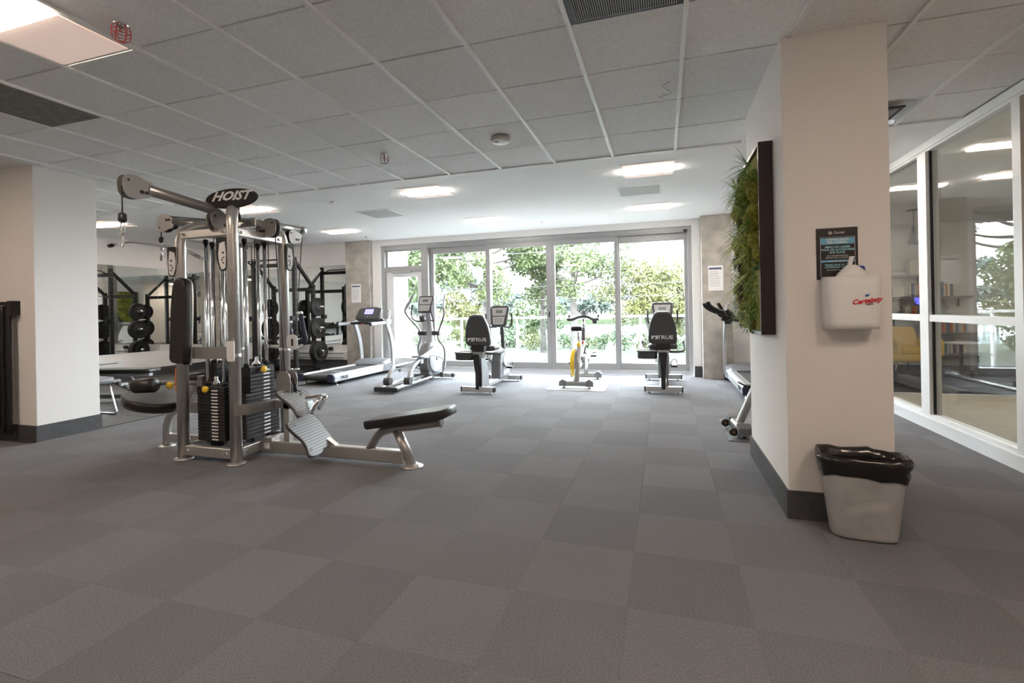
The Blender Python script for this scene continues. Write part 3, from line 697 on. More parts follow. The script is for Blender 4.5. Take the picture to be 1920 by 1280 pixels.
def leaf_cloud(mb, blobs, n, size):
    tot = sum(b[3] ** 2 for b in blobs)
    for (x, y, z, r, sz) in blobs:
        for _ in range(int(n * r * r / tot)):
            d_ = V((random.gauss(0, 1), random.gauss(0, 1), random.gauss(0, 1))).normalized() * r * random.random() ** 0.4
            p = V((x, y, z)) + V((d_.x, d_.y, d_.z * sz))
            a = V((random.gauss(0, 1), random.gauss(0, 1), random.gauss(0, 1))).normalized(); b = a.orthogonal().normalized()
            s = size * random.uniform(0.6, 1.3)
            mb.add([p - a * s * .6, p + b * s * .32, p + a * s * .6, p - b * s * .32], [(0, 1, 2, 3)])
def tree(name, label, x, y, h, crown_r, m, n, size, stems=1, z0=0.3, lean=0.0, sz=0.8, spread=1.0, nb=11, sparse=1.0):
    t = thing(name, label, 'tree', (x, y, GZ), group='trees outside the windows')
    tr_ = MB(); blobs = []
    for s in range(stems):
        a = random.uniform(0, 2 * PI); lx = lean + (0.25 * math.cos(a) if stems > 1 else 0); ly = 0.25 * math.sin(a) if stems > 1 else 0
        top = V((x + lx * h, y + ly * h, GZ + h * 0.85)); mid = V((x + lx * h * 0.35, y + ly * h * .35, GZ + h * 0.42))
        tr_.tube(catmull([(x, y, GZ - 0.1), mid, top], 5), [h * 0.022 * (1 - .8 * k / 10) for k in range(11)], 7)
        for k in range(max(4, 12 // stems)):
            f = random.uniform(z0, 0.8); p = V((x, y, GZ)).lerp(top, f); a = random.uniform(0, 2 * PI); L = crown_r * random.uniform(0.6, 1.1)
            q = p + V((math.cos(a) * L, math.sin(a) * L, random.uniform(0.25, 0.7) * L))
            tr_.tube(catmull([p, p.lerp(q, .5) + V((0, 0, -.08 * L)), q], 3), [h * .009, h * .008, h * .007, h * .006, h * .005, h * .003, h * .002], 5)
            blobs.append((q.x, q.y, q.z, crown_r * random.uniform(0.26, 0.46) * sparse, sz))
    for _ in range(nb):
        a = random.uniform(0, 2 * PI); r = crown_r * random.random() ** 0.5 * spread; f = random.uniform(z0, 1.0)
        blobs.append((x + lean * h * f + math.cos(a) * r * (1.1 - 0.6 * max(0, f - .6)), y + math.sin(a) * r, GZ + h * f, crown_r * random.uniform(0.25, 0.5) * sparse, sz))
    tr_.build('trunk', M_bark, t)
    lf = MB(); leaf_cloud(lf, blobs, n, size)
    tag(lf.build('foliage', m, t), kind='stuff')
tree('broadleaf_tree', 'tall straight broadleaf tree seen through the third window pane', -5.0, 28.0, 11.5, 3.1, M_treeA, 15000, 0.19, z0=0.32, nb=12)
tree('broadleaf_tree', 'tall broadleaf tree seen through the second window pane', -9.9, 26.5, 11.0, 2.7, M_treeA, 13500, 0.19, z0=0.34, nb=12, sparse=0.95)
tree('broadleaf_tree', 'leafy tree filling the leftmost sliding pane', -12.4, 24.0, 10.0, 2.7, M_treeD, 12000, 0.18, z0=0.38, nb=12)
tree('broadleaf_tree', 'tree seen beside the cream wall through the door', -14.9, 23.0, 9.0, 2.4, M_treeA, 8000, 0.18, z0=0.2)
tree('broadleaf_tree', 'slender broadleaf tree behind the second and third panes', -7.6, 31.0, 10.0, 2.3, M_treeA, 9000, 0.19, z0=0.3, nb=10)
tree('spreading_tree', 'yellowing multi stemmed tree behind the right recumbent bike', -0.6, 31.0, 5.6, 3.0, M_treeB, 15000, 0.17, stems=5, z0=0.40, sz=0.6, nb=10)
tree('spreading_tree', 'yellow green tree leaning over the railing at right', 2.1, 30.0, 4.0, 1.9, M_treeB, 7000, 0.17, stems=3, z0=0.3, sz=0.6)
tree('broadleaf_tree', 'yellowing small tree left of the elliptical console', -12.8, 31.0, 4.2, 1.8, M_treeB, 3500, 0.24, z0=0.25, sz=0.8)
tree('broadleaf_tree', 'low rounded tree between the first two panes', -9.6, 36.0, 3.6, 2.0, M_treeD, 3000, 0.26, z0=0.2, sz=0.8)
for k in range(26):      # the far shore
    x = -118 + k * 6.6 + random.uniform(-2, 2); y = 118 + random.uniform(0, 14); h = random.uniform(6, 10.5)
    if 8 < k < 12: h += 2
    t = thing('distant_tree', 'hazy distant tree on the far lake shore', 'tree', (x, y, GZ), group='trees on the far shore')
    mb = MB(); leaf_cloud(mb, [(x + random.uniform(-3, 3), y + random.uniform(-2, 2), GZ + h * random.uniform(.3, .85), random.uniform(1.8, 3.0), 0.8) for _ in range(8)], 700, 1.0)
    tag(mb.build('foliage', M_treeC, t), kind='stuff'); MB().cyl((x, y, GZ - 0.1), (x, y, GZ + h * .7), 0.25, 6).build('trunk', M_bark, t)
for k in range(16):      # shrubs on the bank
    x = -19 + k * 1.5 + random.uniform(-.4, .4); y = 33 + random.uniform(-1.5, 4); h = random.uniform(0.9, 1.7)
    t = thing('bank_shrub', 'loose pale shrub on the lake bank', 'shrub', (x, y, GZ), group='shrubs along the lake bank')
    mb = MB(); leaf_cloud(mb, [(x + random.uniform(-.7, .7), y + random.uniform(-.5, .5), GZ + h * random.uniform(.2, .8), random.uniform(.4, .7), .8) for _ in range(5)], 500, 0.17)
    tag(mb.build('foliage', random.choice((M_treeA, M_treeB, M_treeD)), t), kind='stuff')
    MB().cyl((x, y, GZ - .05), (x, y, GZ + h * .6), 0.03, 5).build('stem', M_bark, t)
gr = MB()
for _ in range(9000):
    x = random.uniform(-13, 5); y = random.uniform(18.1, 20.3); h = random.uniform(.12, .4); p = V((x, y, GZ)); a = random.uniform(0, PI); w = V((math.cos(a), math.sin(a), 0)) * .02
    gr.add([p - w, p + w, p + V((random.uniform(-.1, .1), random.uniform(-.1, .1), h))], [(0, 1, 2)])
one('tall_grass', gr, M_treeA, 'long pale grass growing along the low wall', 'grass', kind='stuff')
# utility pole, wires, cottage on the shore
t = thing('utility_pole', 'pale utility pole seen through the leftmost pane', 'utility pole', (-14.2, 34.0, GZ))
MB().cyl((-14.2, 34, GZ - .1), (-14.2, 34, 3.4), 0.13, 10, 0.09).build('shaft', M_road, t); MB().obox((-14.9, 34, 2.9), (-13.5, 34, 2.9), 0.1, 0.1).build('crossarm', M_road, t)
for k, (z0, z1, y, l) in enumerate(((6.2, 6.5, 30, 'highest black overhead wire'), (4.15, 4.0, 22, 'upper overhead wire crossing the right pane'), (2.55, 2.3, 22, 'middle overhead wire behind the trees'), (1.9, 1.95, 22, 'lowest overhead wire behind the trees'))):
    one('overhead_wire', MB().tube(catmull([(-30, y, z0 + .4), (-10, y, z0 - .2), (10, y, z1)], 6), 0.014, 5), M_blk, l, 'wire')

# ================================================================== multi station gym tower
G = thing('multi_gym', 'silver multi station cable gym tower with black weight stacks', 'gym machine', (-3.77, 3.5, 0))
PA, PB, PC, PD = V((-3.46, 3.19, 0)), V((-4.05, 3.19, 0)), V((-3.50, 3.80, 0)), V((-4.08, 3.82, 0))
CT = V((-3.76, 3.50, 2.14))
for p, zt in ((PA, 2.17), (PB, 2.03), (PC, 2.08), (PD, 2.06)):
    pts = fillet([p + V((0, 0, 0.012)), p + V((0, 0, zt)), CT.lerp(V((p.x, p.y, zt)), 0.15) + V((0, 0, zt - CT.z) ) * 0.3], 0.16, 7)
    po = MB().tube(pts, 0.047, 20).build('post', M_silver, G)
    MB().lathe([(0.075, 0), (0.078, 0.008), (0.07, 0.014), (0.05, 0.02)], p, seg=24).build('foot_plate', M_silver, po)
    MB().lathe([(0.051, 0), (0.052, 0.005), (0.052, 0.03), (0.048, 0.034)], p + V((0, 0, 0.90)), seg=20).build('collar', M_silver, po)
# base rails and top rails
def rail(name, a, b, z, w=0.085, h=0.05, m=None, bolts=True):
    o = MB().obox(V(a) + V((0, 0, z)), V(b) + V((0, 0, z)), w, h, (0, 0, 1), 0.006).build(name, m or M_silver, G)
    d_ = (V(b) - V(a)).normalized(); n_ = V((d_.y, -d_.x, 0))
    if bolts:
        for f in (0.13, 0.87):
            q = V(a).lerp(V(b), f) + V((0, 0, z))
            MB().cyl(q + n_ * (h / 2 - .002), q + n_ * (h / 2 + 0.012), 0.013, 6).build('bolt', M_chrome, o)
    return o
for a, b in ((PB, PA), (PA, PC), (PC, PD), (PD, PB)):
    rail('base_rail', a, b, 0.085); rail('top_rail', a, b, 1.965, 0.07)
rail('cross_rail', (PA + PB) / 2, (PC + PD) / 2, 1.965, 0.06, 0.06, None, False)
rail('cross_rail', (PB + PD) / 2, (PA + PC) / 2, 2.09, 0.08, 0.08, None, False)

# weight stacks: plates, labels, selector pin, guide rods
def stack(cx, cy, fx, fy, wf, dp, n, z0, th, lift=0, lift_w=None, rods=True):
    """(fx, fy) is the direction the labelled face looks; wf across, dp deep"""
    f = V((fx, fy, 0)); s = V((-fy, fx, 0)); c = V((cx, cy, 0))
    st = MB().obox(c + V((0, 0, 0.10)), c + V((0, 0, z0)), dp * .35, wf * .35, f).build('stack_cushion', M_blk, G)
    for k in range(n):
        z = z0 + k * th; w = wf if k < n - lift else (lift_w or wf); hh = th - 0.004 if k < n - 1 else th * 1.7
        pl = MB().obox(c + V((0, 0, z)), c + V((0, 0, z + hh)), dp, w, f, 0.003).build('weight_plate', M_iron, G)
        q = c + f * (dp / 2) + s * 0.045 * (1 if fx == 0 else 1) + V((0, 0, z + th * .48))
        MB().prism(rrect(0.075, th * 0.42, th * 0.2, 3), q - f * 0.001, s, (0, 0, 1), 0.003).build('number_label', M_label, pl)
        MB().cyl(q - s * 0.058 + f * -0.001, q - s * 0.058 + f * 0.002, 0.006, 8).build('pin_hole', M_blk, pl)
    zt = z0 + n * th + th * .7
    pin = MB().lathe([(0.012, 0), (0.012, 0.02), (0.026, 0.022), (0.03, 0.03), (0.03, 0.042), (0.022, 0.05), (0.001, 0.052)], c + f * (dp / 2) - s * 0.02 + V((0, 0, z0 + (n - 1) * th + .03)), f, 14).build('selector_pin', M_yellow, G)
    MB().lathe([(0.035, 0), (0.03, 0.03), (0.015, 0.05), (0.015, 0.08), (0.001, 0.085)], c + V((0, 0, zt)), seg=14).build('stem_cap', M_chrome, G)
    for sg in (-1, 1):
        b = c + s * wf * .3 * sg
        MB().cyl(b + V((0, 0, 0.12)), b + V((0, 0, 1.94)), 0.0165, 14).build('guide_rod', M_chrome, G)
        MB().lathe([(0.024, 0), (0.024, 0.03), (0.014, 0.034)], b + V((0, 0, zt)), seg=12).build('rod_bushing', M_blk, G)
        MB().cyl(b + V((0, 0, 1.90)), b + V((0, 0, 1.935)), 0.022, 12).build('rod_cap', M_blk, G)
    MB().cyl(c + V((0, 0, zt + .05)), c + V((0, 0, 1.98)), 0.004, 6).build('cable', M_blk, G)
stack(-3.815, 3.32, 0, -1, 0.31, 0.12, 16, 0.155, 0.0285)
stack(-3.555, 3.515, 1, 0, 0.38, 0.13, 18, 0.165, 0.0335, lift=6, lift_w=0.28)
stack(-3.99, 3.53, -1, 0, 0.25, 0.12, 19, 0.165, 0.0330)
stack(-3.78, 3.70, 0, 1, 0.25, 0.12, 16, 0.165, 0.0330)

# booms with pulley housings
def boom(pts, r, tipdir, label=None):
    o = MB().tube(fillet(pts, 0.12, 6), r, 18).build('boom_arm', M_boom, G)
    return o
def pulley(c, ax, r, w=0.05, arm=None):
    """pulley wheel between two rounded cheek plates; ax is the wheel axis"""
    c = V(c); ax = V(ax).normalized()
    side = V((0, 0, 1)).cross(ax).normalized() if arm is None else V(arm).normalized()
    up = ax.cross(side)
    wh = MB().lathe([(r * .75, -.012), (r, -.012), (r * .9, 0), (r, .012), (r * .75, .012)], c, ax, 22).build('pulley_wheel', M_blk, G)
    out = [(-r * 1.15, -r * .55), (-r * .75, -r * .98), (0, -r * 1.02), (r * .7, -r * .8), (r * 1.35, -r * .45), (r * 1.45, r * .2), (r * 1.2, r * .62), (r * .6, r * .72), (0, r * .95), (-r * .8, r * .9), (-r * 1.2, r * .35)]
    for sg in (-1, 1):
        o = c + ax * (sg * w / 2 - 0.003)
        ch = MB().prism([(p.x, p.y) for p in catmull([V((*q_, 0)) for q_ in out + [out[0]]], 3)[:-1]], o, side, up, 0.006).build('cheek_plate', M_steelgrey, G)
        for dx, dy, rr in ((0.35, -0.35, .16), (0.75, -0.35, .15), (-.75, .45, .1)):
            q = c + ax * sg * (w / 2 + 0.004) + side * dx * r + up * dy * r
            MB().cyl(q - ax * .004, q + ax * .004, r * rr, 10).build('bolt_hole', M_blk, ch)
    return wh
boom([(-3.72, 3.45, 2.00), (-3.70, 3.26, 2.17), (-3.78, 2.72, 2.235)], 0.042, (0, -1, 0))
pulley((-3.79, 2.635, 2.235), (1, 0.1, 0), 0.088, 0.05, (0, 1, 0))
boom([(-3.80, 3.45, 2.06), (-4.05, 3.44, 2.11), (-4.40, 3.42, 2.15)], 0.037, (-1, 0, 0))
pulley((-4.50, 3.42, 2.14), (0, 1, 0), 0.082, 0.05, (1, 0, 0))
boom([(-3.74, 3.58, 2.10), (-3.70, 3.85, 2.14), (-3.68, 4.28, 2.15)], 0.036, (0, 1, 0))
MB().lathe([(0.04, 0), (0.046, 0.005), (0.046, 0.05), (0.03, 0.055)], (-3.68, 4.25, 2.15), (0, 1, 0), 18).build('boom_cap', M_silver, G)
pulley((-3.62, 3.21, 2.055), (1, 0, 0.15), 0.085, 0.05, (0, 1, 0))
pulley((-3.42, 3.55, 2.045), (0, 1, 0.0), 0.085, 0.05, (-1, 0, 0))
pulley((-3.68, 4.14, 2.06), (1, 0, 0), 0.07, 0.05, (0, 1, 0))
# cables
for a, b in (((-3.80, 2.55, 2.23), (-3.80, 2.55, 2.03)), ((-4.58, 3.42, 2.14), (-4.58, 3.42, 1.99)), ((-3.44, 3.64, 2.04), (-3.245, 3.52, 0.72)), ((-3.62, 4.2, 2.06), (-3.55, 3.95, 0.5)), ((-3.79, 2.66, 2.29), (-3.70, 3.2, 2.14)), ((-4.42, 3.42, 2.20), (-3.9, 3.44, 2.13)), ((-3.6, 3.72, 1.95), (-3.6, 3.72, 0.6)), ((-3.86, 3.44, 1.95), (-3.86, 3.44, 0.7))):
    MB().cyl(a, b, 0.0045, 6).build('cable', M_blk, G)
# cable ends: stop balls and snap hooks
for x, y, z, s in ((-3.80, 2.55, 2.03, 1.0), (-4.58, 3.42, 2.02, 0.8)):
    MB().lathe([(0.008, 0), (0.026 * s, -.012), (0.028 * s, -.055 * s), (0.02 * s, -.07 * s), (0.006, -.075 * s)], (x, y, z), seg=14).build('stop_ball', M_blk, G)
    e = z - .075 * s
    MB().tube(catmull([(x, y, e + .01), (x + .016, y, e - .01), (x + .016, y, e - .07), (x, y, e - .09), (x - .016, y, e - .07), (x - .016, y, e - .01), (x, y, e + .01)], 4), 0.0045, 6).build('snap_hook', M_chrome, G)
    MB().tube(catmull([(x, y - .01, e - .07), (x + .005, y - .018, e - .09), (x + .012, y, e - .16 * s), (x - .012, y, e - .175 * s), (x - .014, y + .012, e - .1), (x, y - .01, e - .07)], 4), 0.0045, 6).build('snap_hook', M_chrome, G)
# oval sign
sg = MB().prism(circ(0.255, 36, 0.092), (-3.545, 3.28, 2.262), (1, 0.12, 0), (0, 0.25, 1), 0.022, 0.008).build('sign_board', M_blkmetal, G)
ux = V((1, 0.12, 0)).normalized(); uy = (V((0, 0.25, 1)) - ux * V((0, 0.25, 1)).dot(ux)).normalized(); nn = ux.cross(uy)
for k, s in ((0, 0),):
    text_part('lettering', 'HOIST', 0.115, V((-3.545, 3.28, 2.277)) + nn * 0.0225, ux, uy, M_label, sg, 0.001, 0.28, 0.004, sx=1.12)
    text_part('lettering', 'www.hoistfitness.com', 0.030, V((-3.525, 3.28, 2.202)) + nn * 0.0225, ux, uy, M_label, sg, 0.001, 0.0, 0.0005)
MB().cyl((-3.56, 3.34, 2.10), (-3.56, 3.32, 2.22), 0.03, 12).build('sign_stem', M_blk, G)
# curved instruction placards on the posts
def placard(p, z, h, nrm, side=1):
    nrm = V(nrm).normalized(); ux = V((0, 0, 1)).cross(nrm).normalized()
    out = [(-.035, -h / 2 + .02), (-.02, -h / 2), (.015, -h / 2), (.04, -h / 4), (.05, 0), (.05, h / 2 - .01), (.04, h / 2), (-.035, h / 2), (-.045, h / 2 - .015), (-.042, 0)]
    pl = MB().prism([(x * side, y) for x, y in out][::side], V(p) + V((0, 0, z)) + nrm * 0.05, ux, (0, 0, 1), 0.008).build('placard', M_blk, G)
    inn = [(-.028, -h / 2 + .026), (-.012, -h / 2 + .012), (.008, -h / 2 + .012), (.026, -h / 4), (.032, 0), (.020, h / 2 - .05), (-.024, h / 2 - .035), (-.034, 0)]
    MB().prism([(x * side, y) for x, y in inn][::side], V(p) + V((0, 0, z)) + nrm * 0.058, ux, (0, 0, 1), 0.002).build('printed_face', M_label, pl)
    for (a, b, c_, d_) in ((-.01, .01, .02, .016), (-.012, -.03, .02, .01), (.0, -.05, .008, .03), (-.01, -.075, .018, .012)):
        MB().prism(circ(c_ / 2, 10, d_ / 2), V(p) + V((0, 0, z + b)) + nrm * 0.060 + ux * a * side, ux, (0, 0, 1), 0.0012).build('pictogram', M_ink, pl)
placard(PB + V((-.04, 0, 0)), 1.73, 0.26, (.3, -1, 0), 1); placard(PA + V((-.07, 0.0, 0)), 1.77, 0.28, (.3, -1, 0), -1); placard(PC + V((.03, 0, 0)), 1.80, 0.26, (1, -.1, 0), 1)
# round placard on the side post, white placard on the front post
o = MB().prism(rrect(0.10, 0.14, 0.04), V((-3.41, 3.80, 0.99)), (0.9, 0.35, 0), (0, 0, 1), 0.01).build('placard', M_label, G)
MB().prism(rrect(0.014, 0.07, 0.006), V((-3.40, 3.79, 0.985)), (0.9, 0.35, 0), (0, 0, 1), 0.012).build('pictogram', M_ink, o)
o = MB().prism(rrect(0.065, 0.17, 0.014), PA + V((0.02, -0.052, 0.955)), (1, 0.25, 0), (0, 0, 1), 0.012, 0.003).build('placard', M_label, G)
MB().prism(rrect(0.008, 0.075, 0.003), PA + V((0.02, -0.056, 0.95)), (1, 0.25, 0), (0, 0, 1), 0.004).build('pictogram', M_inkgrey, o)
MB().box(-4.106, -4.094, 3.165, 3.195, 0.60, 0.80).build('warning_sticker', M_orange, G)
# press back pad on a curved steel band
band = MB()
bp = catmull([(-3.46, 3.135, 0.945), (-3.6, 3.105, 0.945), (-3.78, 3.10, 0.945), (-3.95, 3.12, 0.945)], 5)
rings = []
for p in bp: rings.append([p + V((0, -0.008, -0.05)), p + V((0, 0.008, -0.05)), p + V((0, 0.008, 0.05)), p + V((0, -0.008, 0.05))])
band.loft(rings, True, True, False).build('pad_band', M_steelgrey, G)
pad = [(-.09, -.35), (-.06, -.375), (.06, -.375), (.09, -.35), (.09, .05), (.078, .26), (.055, .325), (.0, .345), (-.055, .325), (-.078, .26), (-.09, .05)]
po_ = catmull([V((x, y, 0)) for x, y in pad + [pad[0]]], 3)
bk = MB().prism([(p.x, p.y) for p in po_[:-1]], (-3.885, 3.09, 1.235), (1, -0.10, 0), (0, 0.05, 1), 0.065, 0.022).build('back_pad', M_vinyl, G)
MB().prism([(p.x * 1.0, p.y * 1.0) for p in po_[:-1]], (-3.885, 3.106, 1.23), (1, -0.10, 0), (0, 0.05, 1), 0.014).build('pad_backing', M_silver, bk)
# curved band toward the low row, press arm handles
bp = catmull([(-3.43, 3.15, 0.46), (-3.36, 3.25, 0.46), (-3.335, 3.45, 0.46), (-3.335, 3.75, 0.46), (-3.3, 3.78, 0.46)], 6)
MB().loft([[p + V((-.008, 0, -.045)), p + V((.008, 0, -.045)), p + V((.008, 0, .045)), p + V((-.008, 0, .045))] for p in bp], True).build('stack_guard', M_steelgrey, G)
for (a, b, c_, d_) in (((-3.54, 3.86, 0.93), (-3.44, 3.95, 0.91), (-3.40, 3.97, 1.0), (-3.44, 3.95, 1.25)), ((-3.92, 4.0, 0.93), (-3.78, 4.12, 0.91), (-3.72, 4.14, 1.0), (-3.78, 4.12, 1.27))):
    h_ = MB().tube(fillet([a, b, c_, d_], 0.06, 5), 0.017, 12).build('press_handle', M_silver, G)
    MB().tube(fillet([V(b).lerp(V(c_), .5), c_, d_], 0.05, 5), 0.024, 12).build('grip', M_navy, h_)
    MB().lathe([(.026, 0), (.028, .01), (.026, .03), (.001, .034)], d_, V(d_) - V(c_), 14).build('end_cap', M_chrome, h_)
# lat pulldown seat station toward -X
MB().obox((-4.08, 3.47, 0.085), (-4.62, 3.47, 0.085), 0.085, 0.06, (0, 0, 1), 0.006).build('seat_base_rail', M_silver, G)
MB().tube(fillet([(-4.62, 3.47, 0.01), (-4.62, 3.47, 0.26), (-4.46, 3.47, 0.40), (-4.10, 3.47, 0.42)], 0.12, 6), 0.036, 16).build('seat_post', M_silver, G)
MB().lathe([(0.07, 0), (0.072, 0.006), (0.05, 0.012)], (-4.62, 3.47, 0), seg=22).build('foot_plate', M_silver, G)
MB().obox((-4.05, 3.40, 0.41), (-4.50, 3.40, 0.41), 0.10, 0.06, (0, 0, 1), 0.006).build('seat_bracket', M_steelgrey, G)
so = [(x, y) for x, y in circ(0.30, 28, 0.205)]
MB().prism([(x, y * (1.0 + 0.25 * x / .30)) for x, y in so], (-4.67, 3.34, 0.425), (1, 0, -0.16), (0, 1, 0), 0.075, 0.026).build('seat_pad', M_vinyl, G)
MB().prism([(x * .86, y * .8) for x, y in so], (-4.67, 3.34, 0.40), (1, 0, -0.16), (0, 1, 0), 0.03).build('seat_plate', M_dkgrey, G)
kb = MB().cyl((-4.15, 3.42, 0.63), (-4.62, 3.36, 0.63), 0.022, 14).build('knee_bar', M_steelgrey, G)
for y0, y1 in ((3.17, 3.37), ):
    pass
r1 = MB().lathe([(.03, 0), (.062, .004), (.068, .014), (.068, .20), (.062, .212), (.03, .216)], (-4.70, 3.24, 0.615), (1, .12, .05), 22).build('roller_pad', M_vinyl, G)
MB().lathe([(.02, 0), (.022, .006), (.001, .008)], (-4.708, 3.24, 0.615), (-1, -.12, -.05), 12).build('end_cap', M_chrome, r1)
r2 = MB().lathe([(.03, 0), (.062, .004), (.068, .014), (.068, .20), (.062, .212), (.03, .216)], (-4.52, 3.66, 0.625), (1, .12, .05), 22).build('roller_pad', M_vinyl, G)
MB().lathe([(.016, 0), (.016, .02), (.03, .022), (.032, .035), (.028, .05), (.001, .053)], (-4.37, 3.35, 0.625), (-.15, -1, -.2), 12).build('adjust_knob', M_yellow, G)
MB().obox((-4.10, 3.42, 0.40), (-4.10, 3.42, 0.70), 0.06, 0.06, (1, 0, 0), 0.005).build('knee_post', M_steelgrey, G)
MB().obox((-4.30, 3.44, 0.45), (-4.13, 3.44, 0.66), 0.04, 0.04, (0, 1, 0)).build('knee_brace', M_steelgrey, G)
# low row station toward +X
MB().obox((-3.46, 3.50, 0.075), (-2.03, 3.50, 0.075), 0.105, 0.075, (0, 0, 1), 0.008).build('row_beam', M_silver, G)
o = MB().obox((-3.46, 3.50, 0.09), (-3.34, 3.50, 0.09), 0.13, 0.10, (0, 0, 1), 0.006).build('row_bracket', M_silver, G)
MB().box(-3.42, -3.36, 3.445, 3.449, 0.065, 0.115).build('rating_plate', M_label, o)
MB().tube(fillet([(-1.97, 3.50, 0.012), (-2.11, 3.50, 0.29)], .05), 0.040, 18).build('rear_leg', M_silver, G)
MB().lathe([(0.082, 0), (0.084, 0.006), (0.06, 0.012), (0.04, 0.03)], (-1.965, 3.50, 0), seg=24).build('foot_plate', M_silver, G)
MB().tube(fillet([(-2.37, 3.50, 0.11), (-2.265, 3.50, 0.275), (-1.70, 3.50, 0.375)], 0.10, 7), 0.036, 18).build('seat_tube', M_steelgrey, G)
MB().prism(circ(0.05, 18, 0.045), (-1.705, 3.50, 0.375), (0, -1, 0), (-.17, 0, 1), 0.006).build('tube_cap', M_steelgrey, G)
so = [(-.37, -.10), (-.345, -.125), (.1, -.13), (.24, -.135), (.33, -.15), (.37, -.12), (.375, 0), (.37, .12), (.33, .15), (.24, .135), (.1, .13), (-.345, .125), (-.37, .10)]
MB().prism(so, (-1.985, 3.50, 0.365), (1, 0, 0.175), (0, 1, 0), 0.07, 0.02).build('row_seat_pad', M_vinyl, G)
# footplates: ribbed rubber on bent plates
def footplate(c, tilt, w, h, yawz):
    c = V(c); d_ = V((math.cos(tilt) * math.cos(yawz), math.cos(tilt) * math.sin(yawz), -math.sin(tilt)))   # downhill
    yv = V((-math.sin(yawz), math.cos(yawz), 0)); 
    out = [(-.50, -.50), (-.38, -.54), (-.2, -.50), (.0, -.42), (.22, -.42), (.42, -.50), (.5, -.40), (.50, -.1), (.42, .05), (.44, .25), (.5, .42), (.38, .52), (.0, .50), (-.35, .47), (-.5, .36), (-.53, 0)]
    cc = catmull([V((a * h, b * w, 0)) for a, b in out + [out[0]]], 4)[:-1]
    pl = MB().prism([(p.x, p.y) for p in cc], c, d_, yv, 0.012, 0.003).build('footplate', M_rubgrey, G)
    n_ = d_.cross(yv)
    MB().prism([(p.x * 1.02, p.y * 1.02) for p in cc], c - n_ * 0.012, d_, yv, 0.011).build('plate_backing', M_dkgrey, pl)
    for k in range(13):
        f = -.43 + k * .072
        ln = [q for q in cc]; 
        ys_ = [q.y for q in cc if abs(q.x - f * h) < h * 0.09]
        if len(ys_) < 2: continue
        a0, a1 = min(ys_) * .93, max(ys_) * .93
        MB().obox(c + d_ * f * h + yv * a0 + n_ * .0125, c + d_ * f * h + yv * a1 + n_ * .0125, 0.004, 0.005, n_).build('tread_rib', M_dkgrey, pl)
    for a, b in ((-.38, -.36), (.33, -.34), (-.33, .36), (.33, .36)):
        q = c + d_ * a * h + yv * b * w + n_ * .012
        MB().cyl(q, q + n_ * .004, 0.008, 8).build('rivet', M_chrome, pl)
footplate((-2.83, 3.36, 0.24), math.radians(52), 0.36, 0.34, 0.1)
footplate((-3.06, 3.44, 0.485), math.radians(44), 0.22, 0.30, 0.1)
MB().obox((-2.70, 3.50, 0.10), (-2.90, 3.50, 0.22), 0.05, 0.06, (0, 1, 0)).build('footplate_bracket', M_silver, G)
pulley((-3.205, 3.5, 0.62), (0, 1, 0), 0.085, 0.05, (0, 0, 1))
out = [(-.075, -.10), (.075, -.10), (.075, .05), (.06, .09), (.03, .11), (-.03, .11), (-.06, .09), (-.075, .05)]
for y in (3.455, 3.54): MB().prism(out, (-3.20, y, 0.645), (1, 0, 0), (0, 0, 1), 0.008).build('pulley_guard', M_steelgrey, G)
MB().obox((-3.46, 3.50, 0.455), (-3.16, 3.50, 0.455), 0.07, 0.05).build('pulley_bracket', M_steelgrey, G)
MB().obox((-3.20, 3.50, 0.13), (-3.20, 3.50, 0.56), 0.06, 0.05, (1, 0, 0)).build('pulley_upright', M_silver, G)
MB().cyl((-3.12, 3.49, 0.60), (-3.0, 3.47, 0.565), 0.005, 6).build('cable', M_blk, G)
MB().tube(catmull([(-3.04, 3.47, 0.60), (-2.98, 3.46, 0.585), (-2.90, 3.45, 0.545), (-2.91, 3.45, 0.53), (-2.99, 3.46, 0.565), (-3.04, 3.47, 0.585)], 3), 0.005, 6).build('snap_hook', M_chrome, G)

# ---- the lat bar and the row handle hang on the tower
lb = thing('lat_bar', 'long bent chrome lat pulldown bar hanging from the tower', 'pull bar', (-4.58, 3.42, 1.80))
MB().tube(fillet([(-5.27, 3.42, 1.985), (-5.0, 3.42, 2.005), (-4.30, 3.42, 1.90), (-4.08, 3.42, 1.80)], 0.05, 4), 0.0155, 14).build('bar', M_chrome, lb)
MB().cyl((-5.29, 3.42, 1.984), (-5.24, 3.42, 1.987), 0.019, 14).build('end_grip', M_blk, lb)
MB().cyl((-4.58, 3.42, 1.94), (-4.585, 3.42, 1.80), 0.011, 10).build('hanger', M_chrome, lb)
lb.location.z -= 0.01
rh = thing('row_handle', 'steel close grip row handle resting on the footplate', 'handle', (-2.85, 3.45, 0.42))
MB().prism([(-.05, -.06), (.05, -.06), (.03, .0), (.07, .06), (.075, .075), (-.075, .075), (-.07, .06), (-.03, 0)], (-2.875, 3.45, 0.535), (.35, -1, .1), (.85, .3, .12), 0.022, 0.004).build('yoke', M_steelgrey, rh)
for s in (-1, 1):
    MB().cyl(V((-2.80, 3.47, 0.55)) + V((0.35, -1, .1)).normalized() * .07 * s, V((-2.86, 3.44, 0.43)) + V((0.35, -1, .1)).normalized() * .075 * s, 0.017, 12).build('grip', M_chrome, rh)
MB().prism([(-.075, -.05), (.075, -.05), (.06, .05), (-.06, .05)], (-2.90, 3.44, 0.46), (.35, -1, .1), (-.25, 0, 1), 0.014).build('link_plate', M_chrome, rh)

